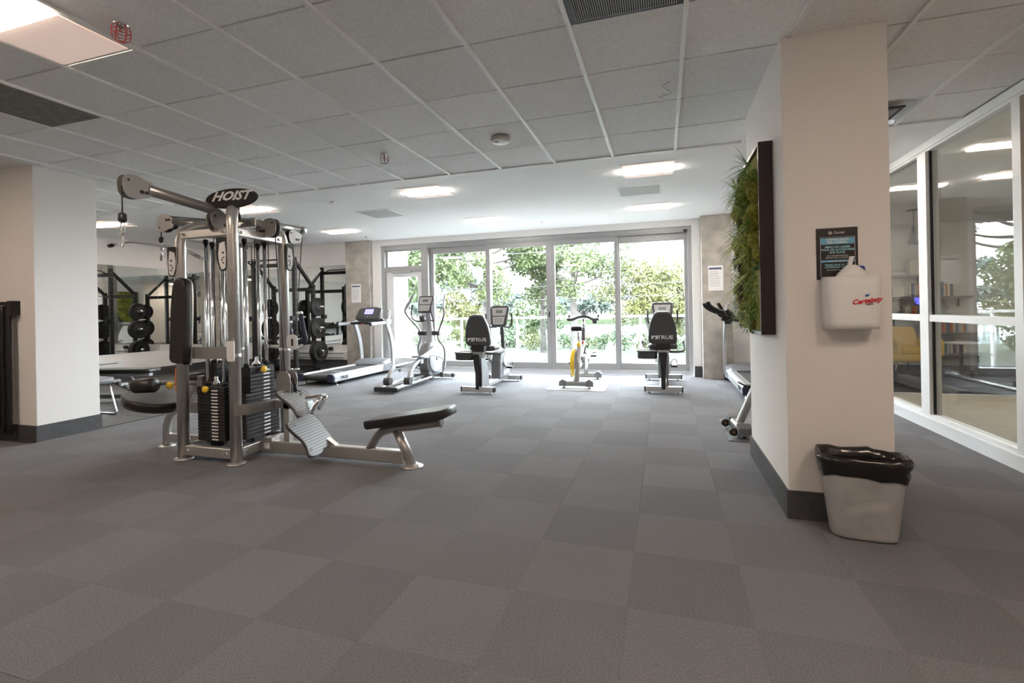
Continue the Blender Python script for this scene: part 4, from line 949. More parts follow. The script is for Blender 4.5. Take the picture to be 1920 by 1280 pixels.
# ================================================================== treadmills (local: x across, y forward, near end at y=0)
def treadmill(label, loc, rz=0):
    t = thing('treadmill', label, 'treadmill', loc, world=False); t.rotation_euler.z = rz
    MB().box(-0.25, 0.25, 0.03, 1.62, 0.10, 0.178).build('running_belt', M_belt, t)
    text_part('lettering', 'TRUE', 0.10, (0.0, 0.55, 0.1785), (1, 0, 0), (0, 1, 0), M_label, t, 0.0006)
    for s in (-1, 1):
        pr = [(s * 0.25, 0.07), (s * 0.38, 0.07), (s * 0.385, 0.16), (s * 0.36, 0.198), (s * 0.255, 0.20)]
        if s < 0: pr = pr[::-1]
        sd = MB().loft([[V((x, y, z)) for x, z in pr] for y in (0.0, 0.05, 1.75)], True).build('side_rail', M_plastic, t, bevel=0.006)
        MB().box(s * 0.30 - .03, s * 0.30 + .03, 0.08, 1.6, 0.2, 0.203).build('foot_strip', M_silver, sd)
        MB().loft([[V((x * 1.004, y, z * 1.004)) for x, z in pr] for y in (-0.035, 0.002)], True).build('rear_cap', M_navy, sd)
        lo = (s * 0.387, 0.25, 0.125)
        text_part('lettering', 'TRUE', 0.075, lo, (0, s, 0), (0, 0, 1), M_ink, sd, 0.001, 0, 0.002, sx=1.2)
        MB().lathe([(.028, 0), (.03, .006), (.012, .012), (.012, .07)], (s * 0.32, 0.12, 0.0), seg=12).build('levelling_foot', M_chrome, t)
        MB().cyl((s * 0.34, 1.86, 0.045), (s * 0.40, 1.86, 0.045), 0.045, 14).build('transport_wheel', M_blk, t)
    MB().cyl((-0.25, 0.02, 0.13), (0.25, 0.02, 0.13), 0.05, 16).build('rear_roller', M_blk, t)
    # motor hood
    ring = []
    for y, z, w in ((1.50, 0.205, 0.385), (1.58, 0.245, 0.40), (1.75, 0.285, 0.40), (1.95, 0.28, 0.37), (2.08, 0.20, 0.30), (2.12, 0.10, 0.26)):
        ring.append([V((-w, y, 0.07)), V((-w, y, z - .05)), V((-w + .07, y, z)), V((0, y, z + .012)), V((w - .07, y, z)), V((w, y, z - .05)), V((w, y, 0.07))])
    MB().loft(ring, True, True, False).build('motor_hood', M_plasticd, t, bevel=0.01)
    for s in (-1, 1):
        # curved upright with rectangular section
        path = catmull([(s * .375, 1.88, 0.10), (s * .385, 1.87, 0.45), (s * .385, 1.80, 0.75), (s * .38, 1.66, 1.04)], 5)
        MB().loft([[p + V((-.026, -.055, 0)), p + V((.026, -.055, 0)), p + V((.026, .055, 0)), p + V((-.026, .055, 0))] for p in path], True).build('upright', M_plastic, t, bevel=0.012)
        MB().obox((s * .38, 1.74, 1.05), (s * .38, 1.10, 1.03), 0.06, 0.045, (0, 0, 1), 0.014).build('handrail', M_plastic, t)
        MB().obox((s * .38, 1.12, 1.03), (s * .38, 1.07, 1.03), 0.066, 0.05, (0, 0, 1), 0.014).build('handrail_cap', M_navy, t)
        MB().obox((s * .38, 1.62, 1.05), (s * .38, 1.80, 1.06), 0.10, 0.075, (0, 0, 1), 0.014).build('rail_joint', M_plastic, t)
        MB().tube(catmull([(s * .36, 1.72, 1.07), (s * .365, 1.80, 1.19), (s * .33, 1.86, 1.28), (s * .28, 1.86, 1.27)], 5), 0.017, 10).build('console_loop', M_plastic, t)
    MB().obox((-.36, 1.50, 1.04), (.36, 1.50, 1.04), 0.045, 0.05, (0, 0, 1), 0.012).build('front_bar', M_blk, t)
    MB().tube(catmull([(-.2, 1.50, 1.05), (-.12, 1.36, 1.06), (.12, 1.36, 1.06), (.2, 1.50, 1.05)], 4), 0.016, 10).build('pulse_grip', M_blk, t)
    MB().lathe([(.02, 0), (.03, .01), (.03, .03), (.001, .04)], (0.02, 1.37, 1.04), (0, -1, .3), 12).build('stop_key', M_red, t)
    # console
    co = [(-.29, -.10), (-.26, -.14), (.26, -.14), (.29, -.10), (.27, .10), (.24, .14), (-.24, .14), (-.27, .10)]
    cn = MB().prism(co, (0, 1.66, 1.20), (1, 0, 0), (0, .55, .83), 0.07, 0.02).build('console', M_dkgrey, t)
    nn = V((1, 0, 0)).cross(V((0, .55, .83)).normalized())
    c0 = V((0, 1.66, 1.20)) + nn * 0.071; uv = V((0, .55, .83)).normalized()
    MB().prism(rrect(0.20, 0.12, 0.01), c0 + uv * .04, (1, 0, 0), (0, .55, .83), 0.003).build('screen', M_screen, cn)
    for k in range(5): MB().prism(rrect(0.025, 0.014, 0.004), c0 + uv * -.08 + V((-.1 + .05 * k, 0, 0)), (1, 0, 0), (0, .55, .83), 0.004).build('button', M_label if k == 2 else M_plasticd, cn)
    for s in (-1, 1):
        for k in range(3): MB().prism(rrect(0.03, 0.014, 0.004), c0 + uv * (.07 - .045 * k) + V((s * .16, 0, 0)), (1, 0, 0), (0, .55, .83), 0.004).build('button', M_plasticd, cn)
    MB().prism(rrect(0.28, 0.045, 0.02), (0, 1.745, 1.345), (1, 0, 0), (0, .3, 1), 0.02, .005).build('reading_rest', M_plasticd, cn)
    MB().obox((-.30, 1.70, 1.09), (.30, 1.70, 1.09), 0.07, 0.09, (0, 0, 1), 0.02).build('console_neck', M_dkgrey, t)
    return t
treadmill('grey treadmill with lit blue screen by the left concrete column', (-5.80, 7.02, 0))
treadmill('treadmill beside the right concrete column, half hidden by pillar', (1.36, 7.02, 0))

# ================================================================== recumbent bikes (local: near foot at y=0, rider looks +y)
def recumbent():
    t = thing('recumbent_bike', '', 'exercise bike', world=False, group='recumbent bikes facing the windows')
    for y, w, nm in ((0.0, 0.26, 'rear_stabiliser'), (1.33, 0.29, 'front_stabiliser')):
        s_ = MB().prism(rrect(2 * w, 0.075, 0.02), (0, y + 0.04, 0.065), (1, 0, 0), (0, 0, 1), 0.08, 0.012).build(nm, M_silver, t)
        for s in (-1, 1):
            MB().prism(rrect(0.02, 0.08, 0.008), (s * w, y + 0.043, 0.065), (1, 0, 0), (0, 0, 1), 0.086).build('end_cap', M_blk, s_)
            MB().lathe([(.022, 0), (.024, .005), (.008, .01), (.008, .035)], (s * (w - .06), y, 0), seg=10).build('levelling_foot', M_chrome, s_)
    MB().obox((0, 0.0, 0.085), (0, 1.33, 0.085), 0.07, 0.11, (0, 0, 1), 0.012).build('frame_rail', M_silver, t)
    # seat column: black spine between grey shells
    MB().loft([[V((-.03, -.045, 0.06)), V((.03, -.045, 0.06)), V((.03, .10, 0.06)), V((-.03, .10, 0.06))],
               [V((-.032, -.04, 0.3)), V((.032, -.04, 0.3)), V((.032, .12, 0.3)), V((-.032, .12, 0.3))],
               [V((-.055, -.07, 0.55)), V((.055, -.07, 0.55)), V((.055, .2, 0.55)), V((-.055, .2, 0.55))],
               [V((-.06, -.1, 0.60)), V((.06, -.1, 0.60)), V((.06, .25, 0.60)), V((-.06, .25, 0.60))]], True).build('seat_column', M_blk, t, bevel=0.01)
    for s in (-1, 1):
        MB().prism([(-.03, .08), (.30, .08), (.27, .3), (.20, .46), (.12, .52), (-.05, .54), (-.02, .3)], (s * .045 + (0.012 if s < 0 else 0.0), 0.02, 0), (0, 1, 0), (0, 0, 1), 0.022, 0.008).build('side_shell', M_plasticd, t)
    MB().box(-.09, .09, .0, .9, .585, .625).build('seat_track', M_silver, t)
    MB().prism(rrect(0.42, 0.38, 0.10), (0, 0.33, 0.625), (1, 0, 0), (0, 1, 0), 0.085, 0.03).build('seat_pad', M_dkgrey, t)
    bo = [(-.15, -.235), (.15, -.235), (.195, -.20), (.20, -.10), (.18, .06), (.13, .19), (.085, .24), (0, .25), (-.085, .24), (-.13, .19), (-.18, .06), (-.20, -.10), (-.195, -.20)]
    bb = catmull([V((x, y, 0)) for x, y in bo + [bo[0]]], 3)[:-1]
    b_ = MB().prism([(p.x, p.y) for p in bb], (0, 0.06, 0.955), (1, 0, 0), (0, -.17, 1), 0.085, 0.03).build('seat_back', M_dkgrey, t)
    nn = V((1, 0, 0)).cross(V((0, -.17, 1)).normalized()); uv = V((0, -.17, 1)).normalized()
    c0 = V((0, .06, .955)) + nn * .0855 - uv * .13
    text_part('lettering', 'TRUE', 0.075, c0 + V((.035, 0, 0)), (1, 0, 0), uv, M_label, b_, 0.001, 0.0, 0.0015, sx=1.25)
    MB().prism([(-.045, -.024), (-.028, -.024), (-.012, .008), (.03, .008), (.006, -.024), (.045, -.024), (.05, .026), (-.04, .026)], c0 + V((-.115, 0, 0)), (1, 0, 0), uv, 0.0012).build('logo_mark', M_label, b_)
    for s in (-1, 1): MB().obox((s * .03, .10, .60), (s * .03, .09, .78), 0.02, 0.02, (1, 0, 0)).build('back_support', M_blk, t)
    MB().box(-.10, .10, .02, .14, .62, .72).build('seat_hinge', M_blk, t)
    # side tray and side grips
    tr_ = MB().prism([(x, y) for x, y in rrect(0.28, 0.22, 0.05)], (-.22, .06, .50), (1, 0, 0), (0, 1, 0), 0.115, 0.02).build('bottle_tray', M_dkgrey, t)
    MB().tube([(-.22 + x, .06 + y, .615) for x, y in rrect(0.29, 0.23, 0.05) + [rrect(0.29, 0.23, 0.05)[0]]], 0.012, 8).build('tray_rim', M_plasticd, tr_)
    for s in (-1, 1):
        g_ = MB().tube(catmull([(s * .06, .10, .60), (s * .20, .12, .595), (s * .29, .30, .60), (s * .30, .48, .67), (s * .305, .52, .74)], 5), 0.019, 10).build('side_grip', M_dkgrey, t)
        MB().cyl((s * .304, .50, .70), (s * .306, .53, .76), 0.022, 12).build('pulse_sensor', M_chrome, g_)
    # drive housing with pedals
    MB().prism([(-.26, .10), (.28, .10), (.30, .22), (.24, .42), (.12, .56), (-.02, .60), (-.16, .56), (-.24, .40)], (.085, 1.05, 0), (0, 1, 0), (0, 0, 1), -0.17, 0).build('drive_housing', M_plasticd, t, bevel=0.03)
    for s in (-1, 1): MB().prism([(-.12, .16), (.22, .16), (.2, .4), (.06, .54), (-.10, .46)], (s * .088, 1.05, 0), (0, 1, 0), (0, 0, 1), 0.006 * s).build('housing_panel', M_plastic, t)
    for s, a in ((1, -0.5), (-1, 2.64)):
        c_ = V((s * .11, .92, .36)); e = c_ + V((0, math.cos(a) * .17, math.sin(a) * .17)); 
        k_ = MB().obox(c_, e, 0.018, 0.03, (1, 0, 0)).build('crank_arm', M_steelgrey, t)
        MB().box(e.x + (0.01 if s > 0 else -.11), e.x + (.11 if s > 0 else -.01), e.y - .05, e.y + .05, e.z - .02, e.z + .015).build('pedal', M_blk, k_)
        MB().tube(catmull([e + V((s * .02, 0, .01)), e + V((s * .03, 0, .09)), e + V((s * .07, 0, .11)), e + V((s * .10, 0, .08)), e + V((s * .105, 0, .0))], 4), 0.006, 6).build('pedal_strap', M_blk, k_)
    # console mast
    MB().tube(catmull([(0, 1.22, .5), (0, 1.2, .8), (0, 1.12, 1.08)], 5), 0.035, 12).build('mast', M_dkgrey, t)
    co = [(-.115, -.19), (.115, -.19), (.14, -.14), (.175, .12), (.165, .17), (.13, .19), (-.13, .19), (-.165, .17), (-.175, .12), (-.14, -.14)]
    cn = MB().prism(co, (0, 1.08, 1.14), (1, 0, 0), (0, .30, .95), 0.06, 0.02).build('console', M_dkgrey, t)
    uv = V((0, .30, .95)).normalized(); nn = V((1, 0, 0)).cross(uv); c0 = V((0, 1.08, 1.14)) + nn * .0605
    MB().prism([(-.09, -.155), (.09, -.155), (.11, -.02), (-.11, -.02)], c0, (1, 0, 0), uv, 0.003).build('key_panel', M_plastic, cn)
    MB().prism([(-.115, 0), (.115, 0), (.135, .14), (-.135, .14)], c0, (1, 0, 0), uv, 0.003).build('display_bezel', M_plastic, cn)
    MB().prism(rrect(.12, .06, .006), c0 + uv * .075 + nn * .003, (1, 0, 0), uv, 0.002).build('display', M_lcd, cn)
    for k in range(6): MB().prism(rrect(.03, .018, .005), c0 + uv * (-.06 - .04 * (k // 3)) + V((-.05 + .05 * (k % 3), 0, 0)) + nn * .003, (1, 0, 0), uv, 0.002).build('button', M_plasticd, cn)
    for s in (-1, 1):
        MB().tube(catmull([(s * .03, 1.14, .98), (s * .14, 1.10, .96), (s * .22, 1.04, 1.0), (s * .235, 1.02, 1.10), (s * .23, 1.02, 1.20)], 5), 0.016, 10).build('handlebar', M_dkgrey, t)
    return t
rb = recumbent()
rb2 = copy_tree(rb)
rb.location = (-2.70, 6.83, 0); rb['label'] = 'recumbent exercise bike standing beside the elliptical trainer'
rb2.location = (-0.02, 7.36, 0); rb2['label'] = 'recumbent exercise bike at the rightmost window pane'

# ================================================================== elliptical trainer
E_ = thing('elliptical_trainer', 'silver elliptical trainer between treadmill and recumbent bike', 'elliptical', (-4.12, 6.53, 0), world=False); E_.rotation_euler.z = -0.03
MB().prism(rrect(0.42, 0.07, 0.02), (0, 0.09, 0.06), (1, 0, 0), (0, 0, 1), 0.10, 0.015).build('rear_foot', M_blk, E_)
for s in (-1, 1):
    MB().lathe([(.02, 0), (.022, .005), (.008, .01), (.008, .03)], (s * .12, .04, 0), seg=10).build('levelling_foot', M_chrome, E_)
    r_ = MB().obox((s * .15, 0.05, .075), (s * .15, 1.15, .105), 0.035, 0.085, (0, 0, 1), .008).build('roller_track', M_chrome, E_)
    MB().cyl((s * .12 - .06, 1.18, .10), (s * .12 + .06, 1.18, .10), 0.05, 14).build('track_end', M_dkgrey, E_)
MB().obox((0, .05, .07), (0, 1.3, .10), 0.06, 0.08).build('spine', M_plasticd, E_)
MB().obox((-.27, 1.72, .07), (.30, 1.72, .07), 0.08, 0.09, (0, 0, 1), .02).build('front_stabiliser', M_silver, E_)
for s in (-1, 1): MB().obox((s * .29, 1.72, .07), (s * .34, 1.72, .07), 0.09, 0.10, (0, 0, 1), .02).build('stabiliser_cap', M_dkgrey, E_)
# flywheel housing
MB().lathe([(.08, -.10), (.27, -.10), (.31, -.075), (.325, 0), (.31, .075), (.27, .10), (.08, .10)], (0, 1.45, .40), (1, 0, 0), 36).build('flywheel_housing', M_plasticd, E_)
for s in (-1, 1):
    MB().lathe([(.24, 0), (.255, .012 * 1), (.23, .02), (.05, .026), (.001, .026)], (s * .10, 1.45, .40), (s, 0, 0), 32).build('side_disc', M_plastic, E_)
    MB().lathe([(.03, 0), (.03, .008), (.001, .010)], (s * .125, 1.45, .40), (s, 0, 0), 14).build('disc_badge', M_dkgrey, E_)
MB().prism([(-.30, .10), (.25, .10), (.22, .35), (-.22, .35)], (.09, 1.5, 0), (0, 1, 0), (0, 0, 1), -.18).build('housing_base', M_plasticd, E_, bevel=0.03)
MB().tube(catmull([(0, 1.42, .66), (0, 1.46, .85), (0, 1.42, 1.15), (0, 1.36, 1.34)], 5), [.075] * 4 + [.06] * 3 + [.05] * 9, 14).build('mast', M_plastic, E_)
co = [(-.12, -.17), (.12, -.17), (.15, .10), (.145, .15), (-.145, .15), (-.15, .10)]
uv = V((0, .35, .93)).normalized(); nn = V((1, 0, 0)).cross(uv)
cn = MB().prism(co, (0.0, 1.33, 1.38), (1, 0, 0), uv, 0.05, 0.018).build('console', M_dkgrey, E_)
c0 = V((0, 1.33, 1.38)) + nn * .0505
MB().prism([(-.10, -.14), (.10, -.14), (.112, -.03), (-.112, -.03)], c0, (1, 0, 0), uv, .003).build('key_panel', M_plastic, cn)
MB().prism([(-.115, -.015), (.115, -.015), (.128, .12), (-.128, .12)], c0, (1, 0, 0), uv, .003).build('display_bezel', M_plastic, cn)
MB().prism(rrect(.11, .05, .005), c0 + uv * .055 + nn * .003, (1, 0, 0), uv, .002).build('display', M_lcd, cn)
MB().lathe([(.045, 0), (.05, .01), (.05, .10), (.04, .10), (.035, .02)], (-.03, 1.26, 1.08), (-.1, -.25, 1), 16).build('bottle_holder', M_dkgrey, E_)
for s in (-1, 1):
    MB().tube(catmull([(s * .04, 1.40, 1.10), (s * .15, 1.32, 1.08), (s * .20, 1.20, 1.12), (s * .20, 1.14, 1.24), (s * .19, 1.16, 1.36)], 5), .014, 10).build('fixed_handle', M_dkgrey, E_)
    yo = -.16 if s < 0 else .12      # the arms swing out of phase
    piv = V((s * .17, 1.42, .86))
    h_ = MB().tube(catmull([piv, piv + V((s * .05, yo * .3 - .02, .13)), piv + V((s * .12, yo - .10, .32)), piv + V((s * .14, yo - .14, .45)), piv + V((s * .09, yo - .02, .62)), piv + V((s * .075, yo + .05, .70))], 6), .018, 12).build('swing_arm', M_boom, E_)
    MB().tube(catmull([piv + V((s * .14, yo - .13, .44)), piv + V((s * .09, yo - .02, .62)), piv + V((s * .075, yo + .05, .70))], 6), .021, 12).build('grip', M_plasticd, h_)
    MB().cyl(piv - V((s * .10, 0, 0)), piv + V((s * .05, 0, 0)), .042, 16).build('pivot_hub', M_dkgrey, E_)
    l_ = MB().tube(catmull([piv, piv + V((s * .05, -yo * .4, -.12)), piv + V((s * .15, -yo * .6 + .04, -.30)), piv + V((s * .13, -yo + .08, -.62)), piv + V((s * .11, -yo + .05, -.72))], 6), .018, 12).build('lower_arm', M_boom, E_)
    ft = piv + V((s * .11, -yo + .05, -.72))
    MB().obox(ft + V((0, 0, -.06)), ft + V((0, 0, .03)), .06, .07, (1, 0, 0), .012).build('arm_joint', M_dkgrey, E_)
    y0 = .42 if s > 0 else .30
    ct = V((s * .15, y0, .14))
    MB().cyl(ct - V((.055, 0, 0)), ct + V((.055, 0, 0)), .06, 16).build('track_roller', M_dkgrey, E_)
    MB().tube(catmull([ct, ct + V((0, .10, .16)), ct + V((0, .32, .24 + .05 * s)), V((s * .14, 1.05, .42 + .08 * s)), V((s * .14, 1.42, .62 if s > 0 else .28))], 6), [.03] * 25, 12, sq=1.4).build('pedal_arm', M_plastic, E_)
    pc = ct + V((s * .01, .40, .33 if s > 0 else .20))
    pd = MB().prism([(-.075, -.18), (-.05, -.20), (.05, -.20), (.075, -.18), (.085, .0), (.07, .17), (.0, .2), (-.07, .17), (-.085, .0)], pc, (1, 0, 0), (0, 1, -.12 if s > 0 else .05), .03, .01).build('pedal', M_plasticd, E_)
    MB().obox(pc + V((0, 0, -.09)), pc + V((0, 0, 0)), .05, .08, (1, 0, 0)).build('pedal_post', M_plastic, E_)
    MB().tube(catmull([pc + V((s * .02, .0, .0)), pc + V((s * .06, .32, .02)), pc + V((s * .08, .72, -.12)), ft + V((0, -.01, -.02))], 6), .016, 10).build('link_bar', M_plastic, E_)

# ================================================================== spin bikes (local: rear foot at y=0, rider looks +y)
def spin_bike(label, frame_m, accent, loc, rz, reach=0.0):
    t = thing('spin_bike', label, 'exercise bike', loc, world=False); t.rotation_euler.z = rz
    for y, nm in ((0, 'rear_stabiliser'), (1.02, 'front_stabiliser')):
        s_ = MB().obox((-.25, y, .07), (.25, y, .07), .075, .10, (0, 0, 1), .018).build(nm, frame_m, t)
        for s in (-1, 1):
            MB().prism([(-.07, -.04), (.05, -.04), (.05, .03), (.0, .07), (-.06, .045)], (s * .22, y + (.055 if s > 0 else -.055), .07), (s, 0, 0), (0, 0, 1), .11).build('end_cap', M_plasticd, s_)
            MB().lathe([(.022, 0), (.024, .006), (.01, .012), (.01, .04)], (s * .2, y, 0), seg=10).build('levelling_foot', M_blk, s_)
            if nm[0] == 'f':
                w_ = MB().lathe([(.012, -.015), (.035, -.015), (.04, 0), (.035, .015), (.012, .015)], (s * .19, y + .085, .05), (1, 0, 0), 16).build('transport_wheel', M_blk, s_)
                MB().cyl((s * .19 - .018, y + .085, .05), (s * .19 + .018, y + .085, .05), .014, 10).build('wheel_hub', mat('brass_hub', (.35, .2, .1), .4, .8), w_)
    MB().obox((0, 0, .08), (0, .16, .40), .08, .085, (0, 1, 0), .02).build('rear_strut', frame_m, t)
    MB().obox((0, .10, .30), (0, .62, .40), .06, .10, (0, 0, 1), .02).build('lower_frame', frame_m, t)
    MB().obox((0, 1.02, .08), (0, .84, .50), .06, .08, (0, 1, 0), .012).build('front_fork', frame_m, t)
    MB().tube(catmull([(0, .16, .36), (0, .26, .55), (0, .33, .66)], 4), .045, 12).build('seat_tube', frame_m, t)
    MB().tube(catmull([(0, .33, .42), (0, .6, .56), (0, .78, .70)], 4), .04, 12).build('main_tube', frame_m, t)
    MB().tube([(0, .72, .48), (0, .80, .90)], .04, 14).build('head_tube', M_dkgrey, t)
    MB().cyl((0, .80, .88), (0, .82, 1.06), .024, 12).build('handlebar_post', M_chrome, t)
    MB().cyl((0, .32, .64), (0, .25, .86), .022, 12).build('seat_post', M_chrome, t)
    MB().box(-.03, .03, .26, .34, .62, .68).build('seat_clamp', accent, t)
    MB().obox((0, .14, .875), (0, .34, .875), .02, .03).build('seat_slider', M_chrome, t)
    sd = [(-.085, -.12), (-.06, -.14), (.06, -.14), (.085, -.12), (.08, -.04), (.03, .04), (.022, .13), (0, .145), (-.022, .13), (-.03, .04), (-.08, -.04)]
    sa = MB().prism(sd, (0, .20, .89), (1, 0, 0), (0, 1, 0), .075, .022).build('saddle', M_blk, t)
    MB().prism([(x * .6, y * .6) for x, y in sd], (0, .19, .955), (1, 0, 0), (0, 1, 0), .004).build('saddle_inlay', accent, sa)
    # flywheel with coloured rim
    fw = MB().lathe([(.04, -.02), (.20, -.014), (.205, -.03), (.235, -.03), (.24, 0), (.235, .03), (.205, .03), (.20, .014), (.04, .02)], (-.075, .36, .36), (1, -.05, 0), 36).build('flywheel', M_boom, t)
    MB().lathe([(.238, -.033), (.247, -.024), (.25, 0), (.247, .024), (.238, .033)], (-.075, .36, .36), (1, -.05, 0), 36, False).build('flywheel_rim', accent, fw)
    g_ = MB().prism([(-.14, -.10), (.0, -.13), (.20, -.06), (.24, .02), (.18, .09), (.0, .12), (-.12, .09)], (.03, .50, .36), (0, 1, 0), (0, 0, 1), .06, .015).build('chain_guard', M_plastic, t)
    MB().cyl((.03, .72, .36), (.10, .72, .36), .04, 14).build('bottom_bracket', M_blk, t)
    for s, a in ((1, .3), (-1, PI + .3)):
        c_ = V((s * .10, .70, .38)); e = c_ + V((0, math.cos(a) * .16, math.sin(a) * .16))
        k_ = MB().obox(c_, e, .015, .028, (1, 0, 0)).build('crank_arm', M_steelgrey, t)
        MB().box(min(e.x + s * .015, e.x + s * .11), max(e.x + s * .015, e.x + s * .11), e.y - .05, e.y + .05, e.z - .015, e.z + .015).build('pedal', M_blk, k_)
        MB().tube(catmull([e + V((s * .02, .05, 0)), e + V((s * .03, .12, .04)), e + V((s * .09, .12, .04)), e + V((s * .10, .05, 0))], 4), .008, 6).build('toe_cage', M_blk, k_)
    # handlebar
    def R(*p): return [(x, y + reach, z + reach * .25) for x, y, z in p]
    if reach: MB().obox((0, .70, 1.08), (0, .86 + reach, 1.12), .04, .04, (0, 0, 1), .008).build('bar_slider', M_blk, t)
    gm = M_blk if reach else M_dkgrey; gr_ = .026
    hb = MB().tube(catmull(R((-.26, .72, 1.06), (-.18, .74, 1.06), (-.08, .80, 1.10), (0, .82, 1.105), (.08, .80, 1.10), (.18, .74, 1.06), (.26, .72, 1.06)), 5), gr_, 10).build('handlebar', gm, t)
    MB().prism(rrect(.14, .09, .03), R((0, .80, 1.09))[0], (1, 0, 0), (0, 1, 0), .04, .012).build('bar_clamp', gm, t)
    for s in (-1, 1):
        MB().tube(catmull(R((s * .08, .80, 1.10), (s * .10, .90, 1.12), (s * .10, .98, 1.17), (s * .09, 1.0, 1.21)), 5), gr_ - .002, 10).build('bar_horn', gm, hb)
        MB().tube(catmull(R((s * .25, .72, 1.06), (s * .26, .80, 1.07), (s * .25, .86, 1.13)), 5), gr_ - .002, 10).build('bar_horn', gm, hb)
    MB().prism(rrect(.07, .09, .015), R((.01, .88, 1.16))[0], (1, 0, 0), (0, .45, .9), .025, .006).build('monitor', M_plasticd if not reach else M_blk, t)
    MB().lathe([(.04, 0), (.04, -.01), (.034, -.06), (.02, -.065)], R((.20, .76, 1.05))[0], seg=14).build('bottle_holder', gm, t)
    if reach: MB().prism([(.30, .45), (.56, .42), (.80, .86), (.74, .92), (.42, .86)], (.06, .0, 0), (0, 1, 0), (0, 0, 1), .05, .01).build('drive_guard', M_blk, t)
    MB().lathe([(.022, 0), (.025, .02), (.018, .04), (.001, .045)], (0, .70, .66), (0, -.8, .5), 12).build('resistance_knob', M_red, t)
    return t
spin_bike('silver and yellow spin bike on a pale mat before the windows', M_boom, M_yellow, (-1.33, 7.56, 0.008), 0.0)
one('equipment_mat', MB().prism([(-.445, -.65), (.445, -.65), (.44, .64), (-.45, .64)], (-1.315, 7.98, 0.001), (1, 0, 0), (0, 1, 0), 0.006), M_matwhite, 'pale vinyl mat under the yellow rimmed spin bike', 'mat')
spin_bike('dark spin bike with brass wheels half hidden by the pillar', M_steelgrey, M_blk, (1.70, 5.28, 0.008), PI / 2 + .08, 0.30)
one('equipment_mat', MB().box(.555, 1.85, 4.87, 5.80, 0.001, 0.008), M_matgrey, 'dark grey mat beside the pillar under the spin bike', 'mat', bevel=0.002)

# ================================================================== free weight corner
def post_with_holes(p0, p1, w, parent, name='upright'):
    o = MB().obox(p0, p1, w, w, (1, 0, 0), .006).build(name, M_blkmetal, parent)
    L = (V(p1) - V(p0)).length; n = int(L / .10)
    mb = MB()
    for k in range(1, n):
        q = V(p0).lerp(V(p1), k / n)
        for d_ in (V((1, 0, 0)), V((0, -1, 0)), V((-1, 0, 0))):
            mb.cyl(q + d_ * (w / 2 - .001), q + d_ * (w / 2 + .0012), .010, 8)
    h_ = mb.build('bolt_hole_rings', M_plasticd, o); tag(h_, kind='stuff')
    return o
R_ = thing('power_rack', 'black steel half rack with plate storage before the end wall mirror', 'squat rack', (-7.7, 8.4, 0.004))
XA, XB_, YA, YS = -8.25, -7.20, 8.12, 8.66
W = .075
for x in (XA, XB_):
    post_with_holes((x, YA, .05), (x, YA, 2.42), W, R_)
    post_with_holes((x, YS, .05), (x, YS, 1.88), W, R_, 'storage_post')
    MB().obox((x, YA - .55, .04), (x, YS + .15, .04), .075, .075, (0, 0, 1), .006).build('foot_beam', M_blkmetal, R_)
    MB().obox((x, YA, 2.36), (x, YS, 1.82), .06, .06, (1, 0, 0), .005).build('diagonal_brace', M_blkmetal, R_)
    MB().prism([(-.07, 0), (.07, 0), (.04, .14), (-.04, .14)], (x + .04, YA, .06), (0, 1, 0), (0, 0, 1), .006).build('gusset', M_blkmetal, R_)
MB().obox((XA, YA, 2.27), (XB_, YA, 2.27), .075, .075, (0, 0, 1), .006).build('top_beam', M_blkmetal, R_)
MB().obox((XA, YS, 1.78), (XB_, YS, 1.78), .075, .075, (0, 0, 1), .006).build('rear_beam', M_blkmetal, R_)
MB().obox((XA, YS, .12), (XB_, YS, .12), .075, .075, (0, 0, 1), .006).build('rear_beam', M_blkmetal, R_)
MB().tube(fillet([(XA + .03, YA - .07, 2.28), (XA + .03, YA - .20, 2.36), (XB_ - .03, YA - .20, 2.36), (XB_ - .03, YA - .07, 2.28)], .05), .016, 10).build('chin_up_bar', M_blkmetal, R_)
bar = MB().cyl((XB_, YA - .30, .16), (XB_ + .36, YA - .30, .16), .025, 12).build('band_peg', M_chrome, R_)
for x in (XA, XB_):
    MB().box(x - .03, x + .03, YA - .12, YA - .03, 1.12, 1.22).build('bar_cradle', M_blkmetal, R_)
pegs = []
for s, x in ((1, XB_), (-1, XA)):
    for z in (1.40, .95, .45):
        MB().cyl((x + s * .03, YS, z), (x + s * .27, YS, z), .022, 12).build('storage_peg', M_chrome, R_); pegs.append((s, x, z))
# plates, each lifted off its peg
def plate(r, th, kind):
    t = thing('weight_plate', '', 'weight plate', world=False, group='weight plates on the half rack')
    if kind == 'bumper': prof = [(.03, -th / 2), (r * .42, -th / 2), (r * .46, -th / 2 + .006), (r * .84, -th / 2 + .006), (r * .88, -th / 2), (r - .006, -th / 2), (r, -th / 2 + .006), (r, th / 2 - .006), (r - .006, th / 2), (r * .88, th / 2), (r * .84, th / 2 - .006), (r * .46, th / 2 - .006), (r * .42, th / 2), (.03, th / 2)]
    else: prof = [(.03, -th / 2 - .004), (r * .3, -th / 2 - .004), (r * .34, -th / 2 + .008), (r * .85, -th / 2 + .008), (r * .9, -th / 2), (r, -th / 2 + .004), (r, th / 2 - .004), (r * .9, th / 2), (r * .85, th / 2 - .008), (r * .34, th / 2 - .008), (r * .3, th / 2 + .004), (.03, th / 2 + .004)]
    MB().lathe(prof, (0, 0, 0), (1, 0, 0), 36, False).build('disc', M_bumper, t)
    hub = MB().lathe([(.024, -th / 2 - .006), (.034, -th / 2 - .006), (.034, th / 2 + .006), (.024, th / 2 + .006), (.024, -th / 2 - .006)], (0, 0, 0), (1, 0, 0), 20, False).build('hub_ring', M_steelgrey, t)
    return t
protos = {}
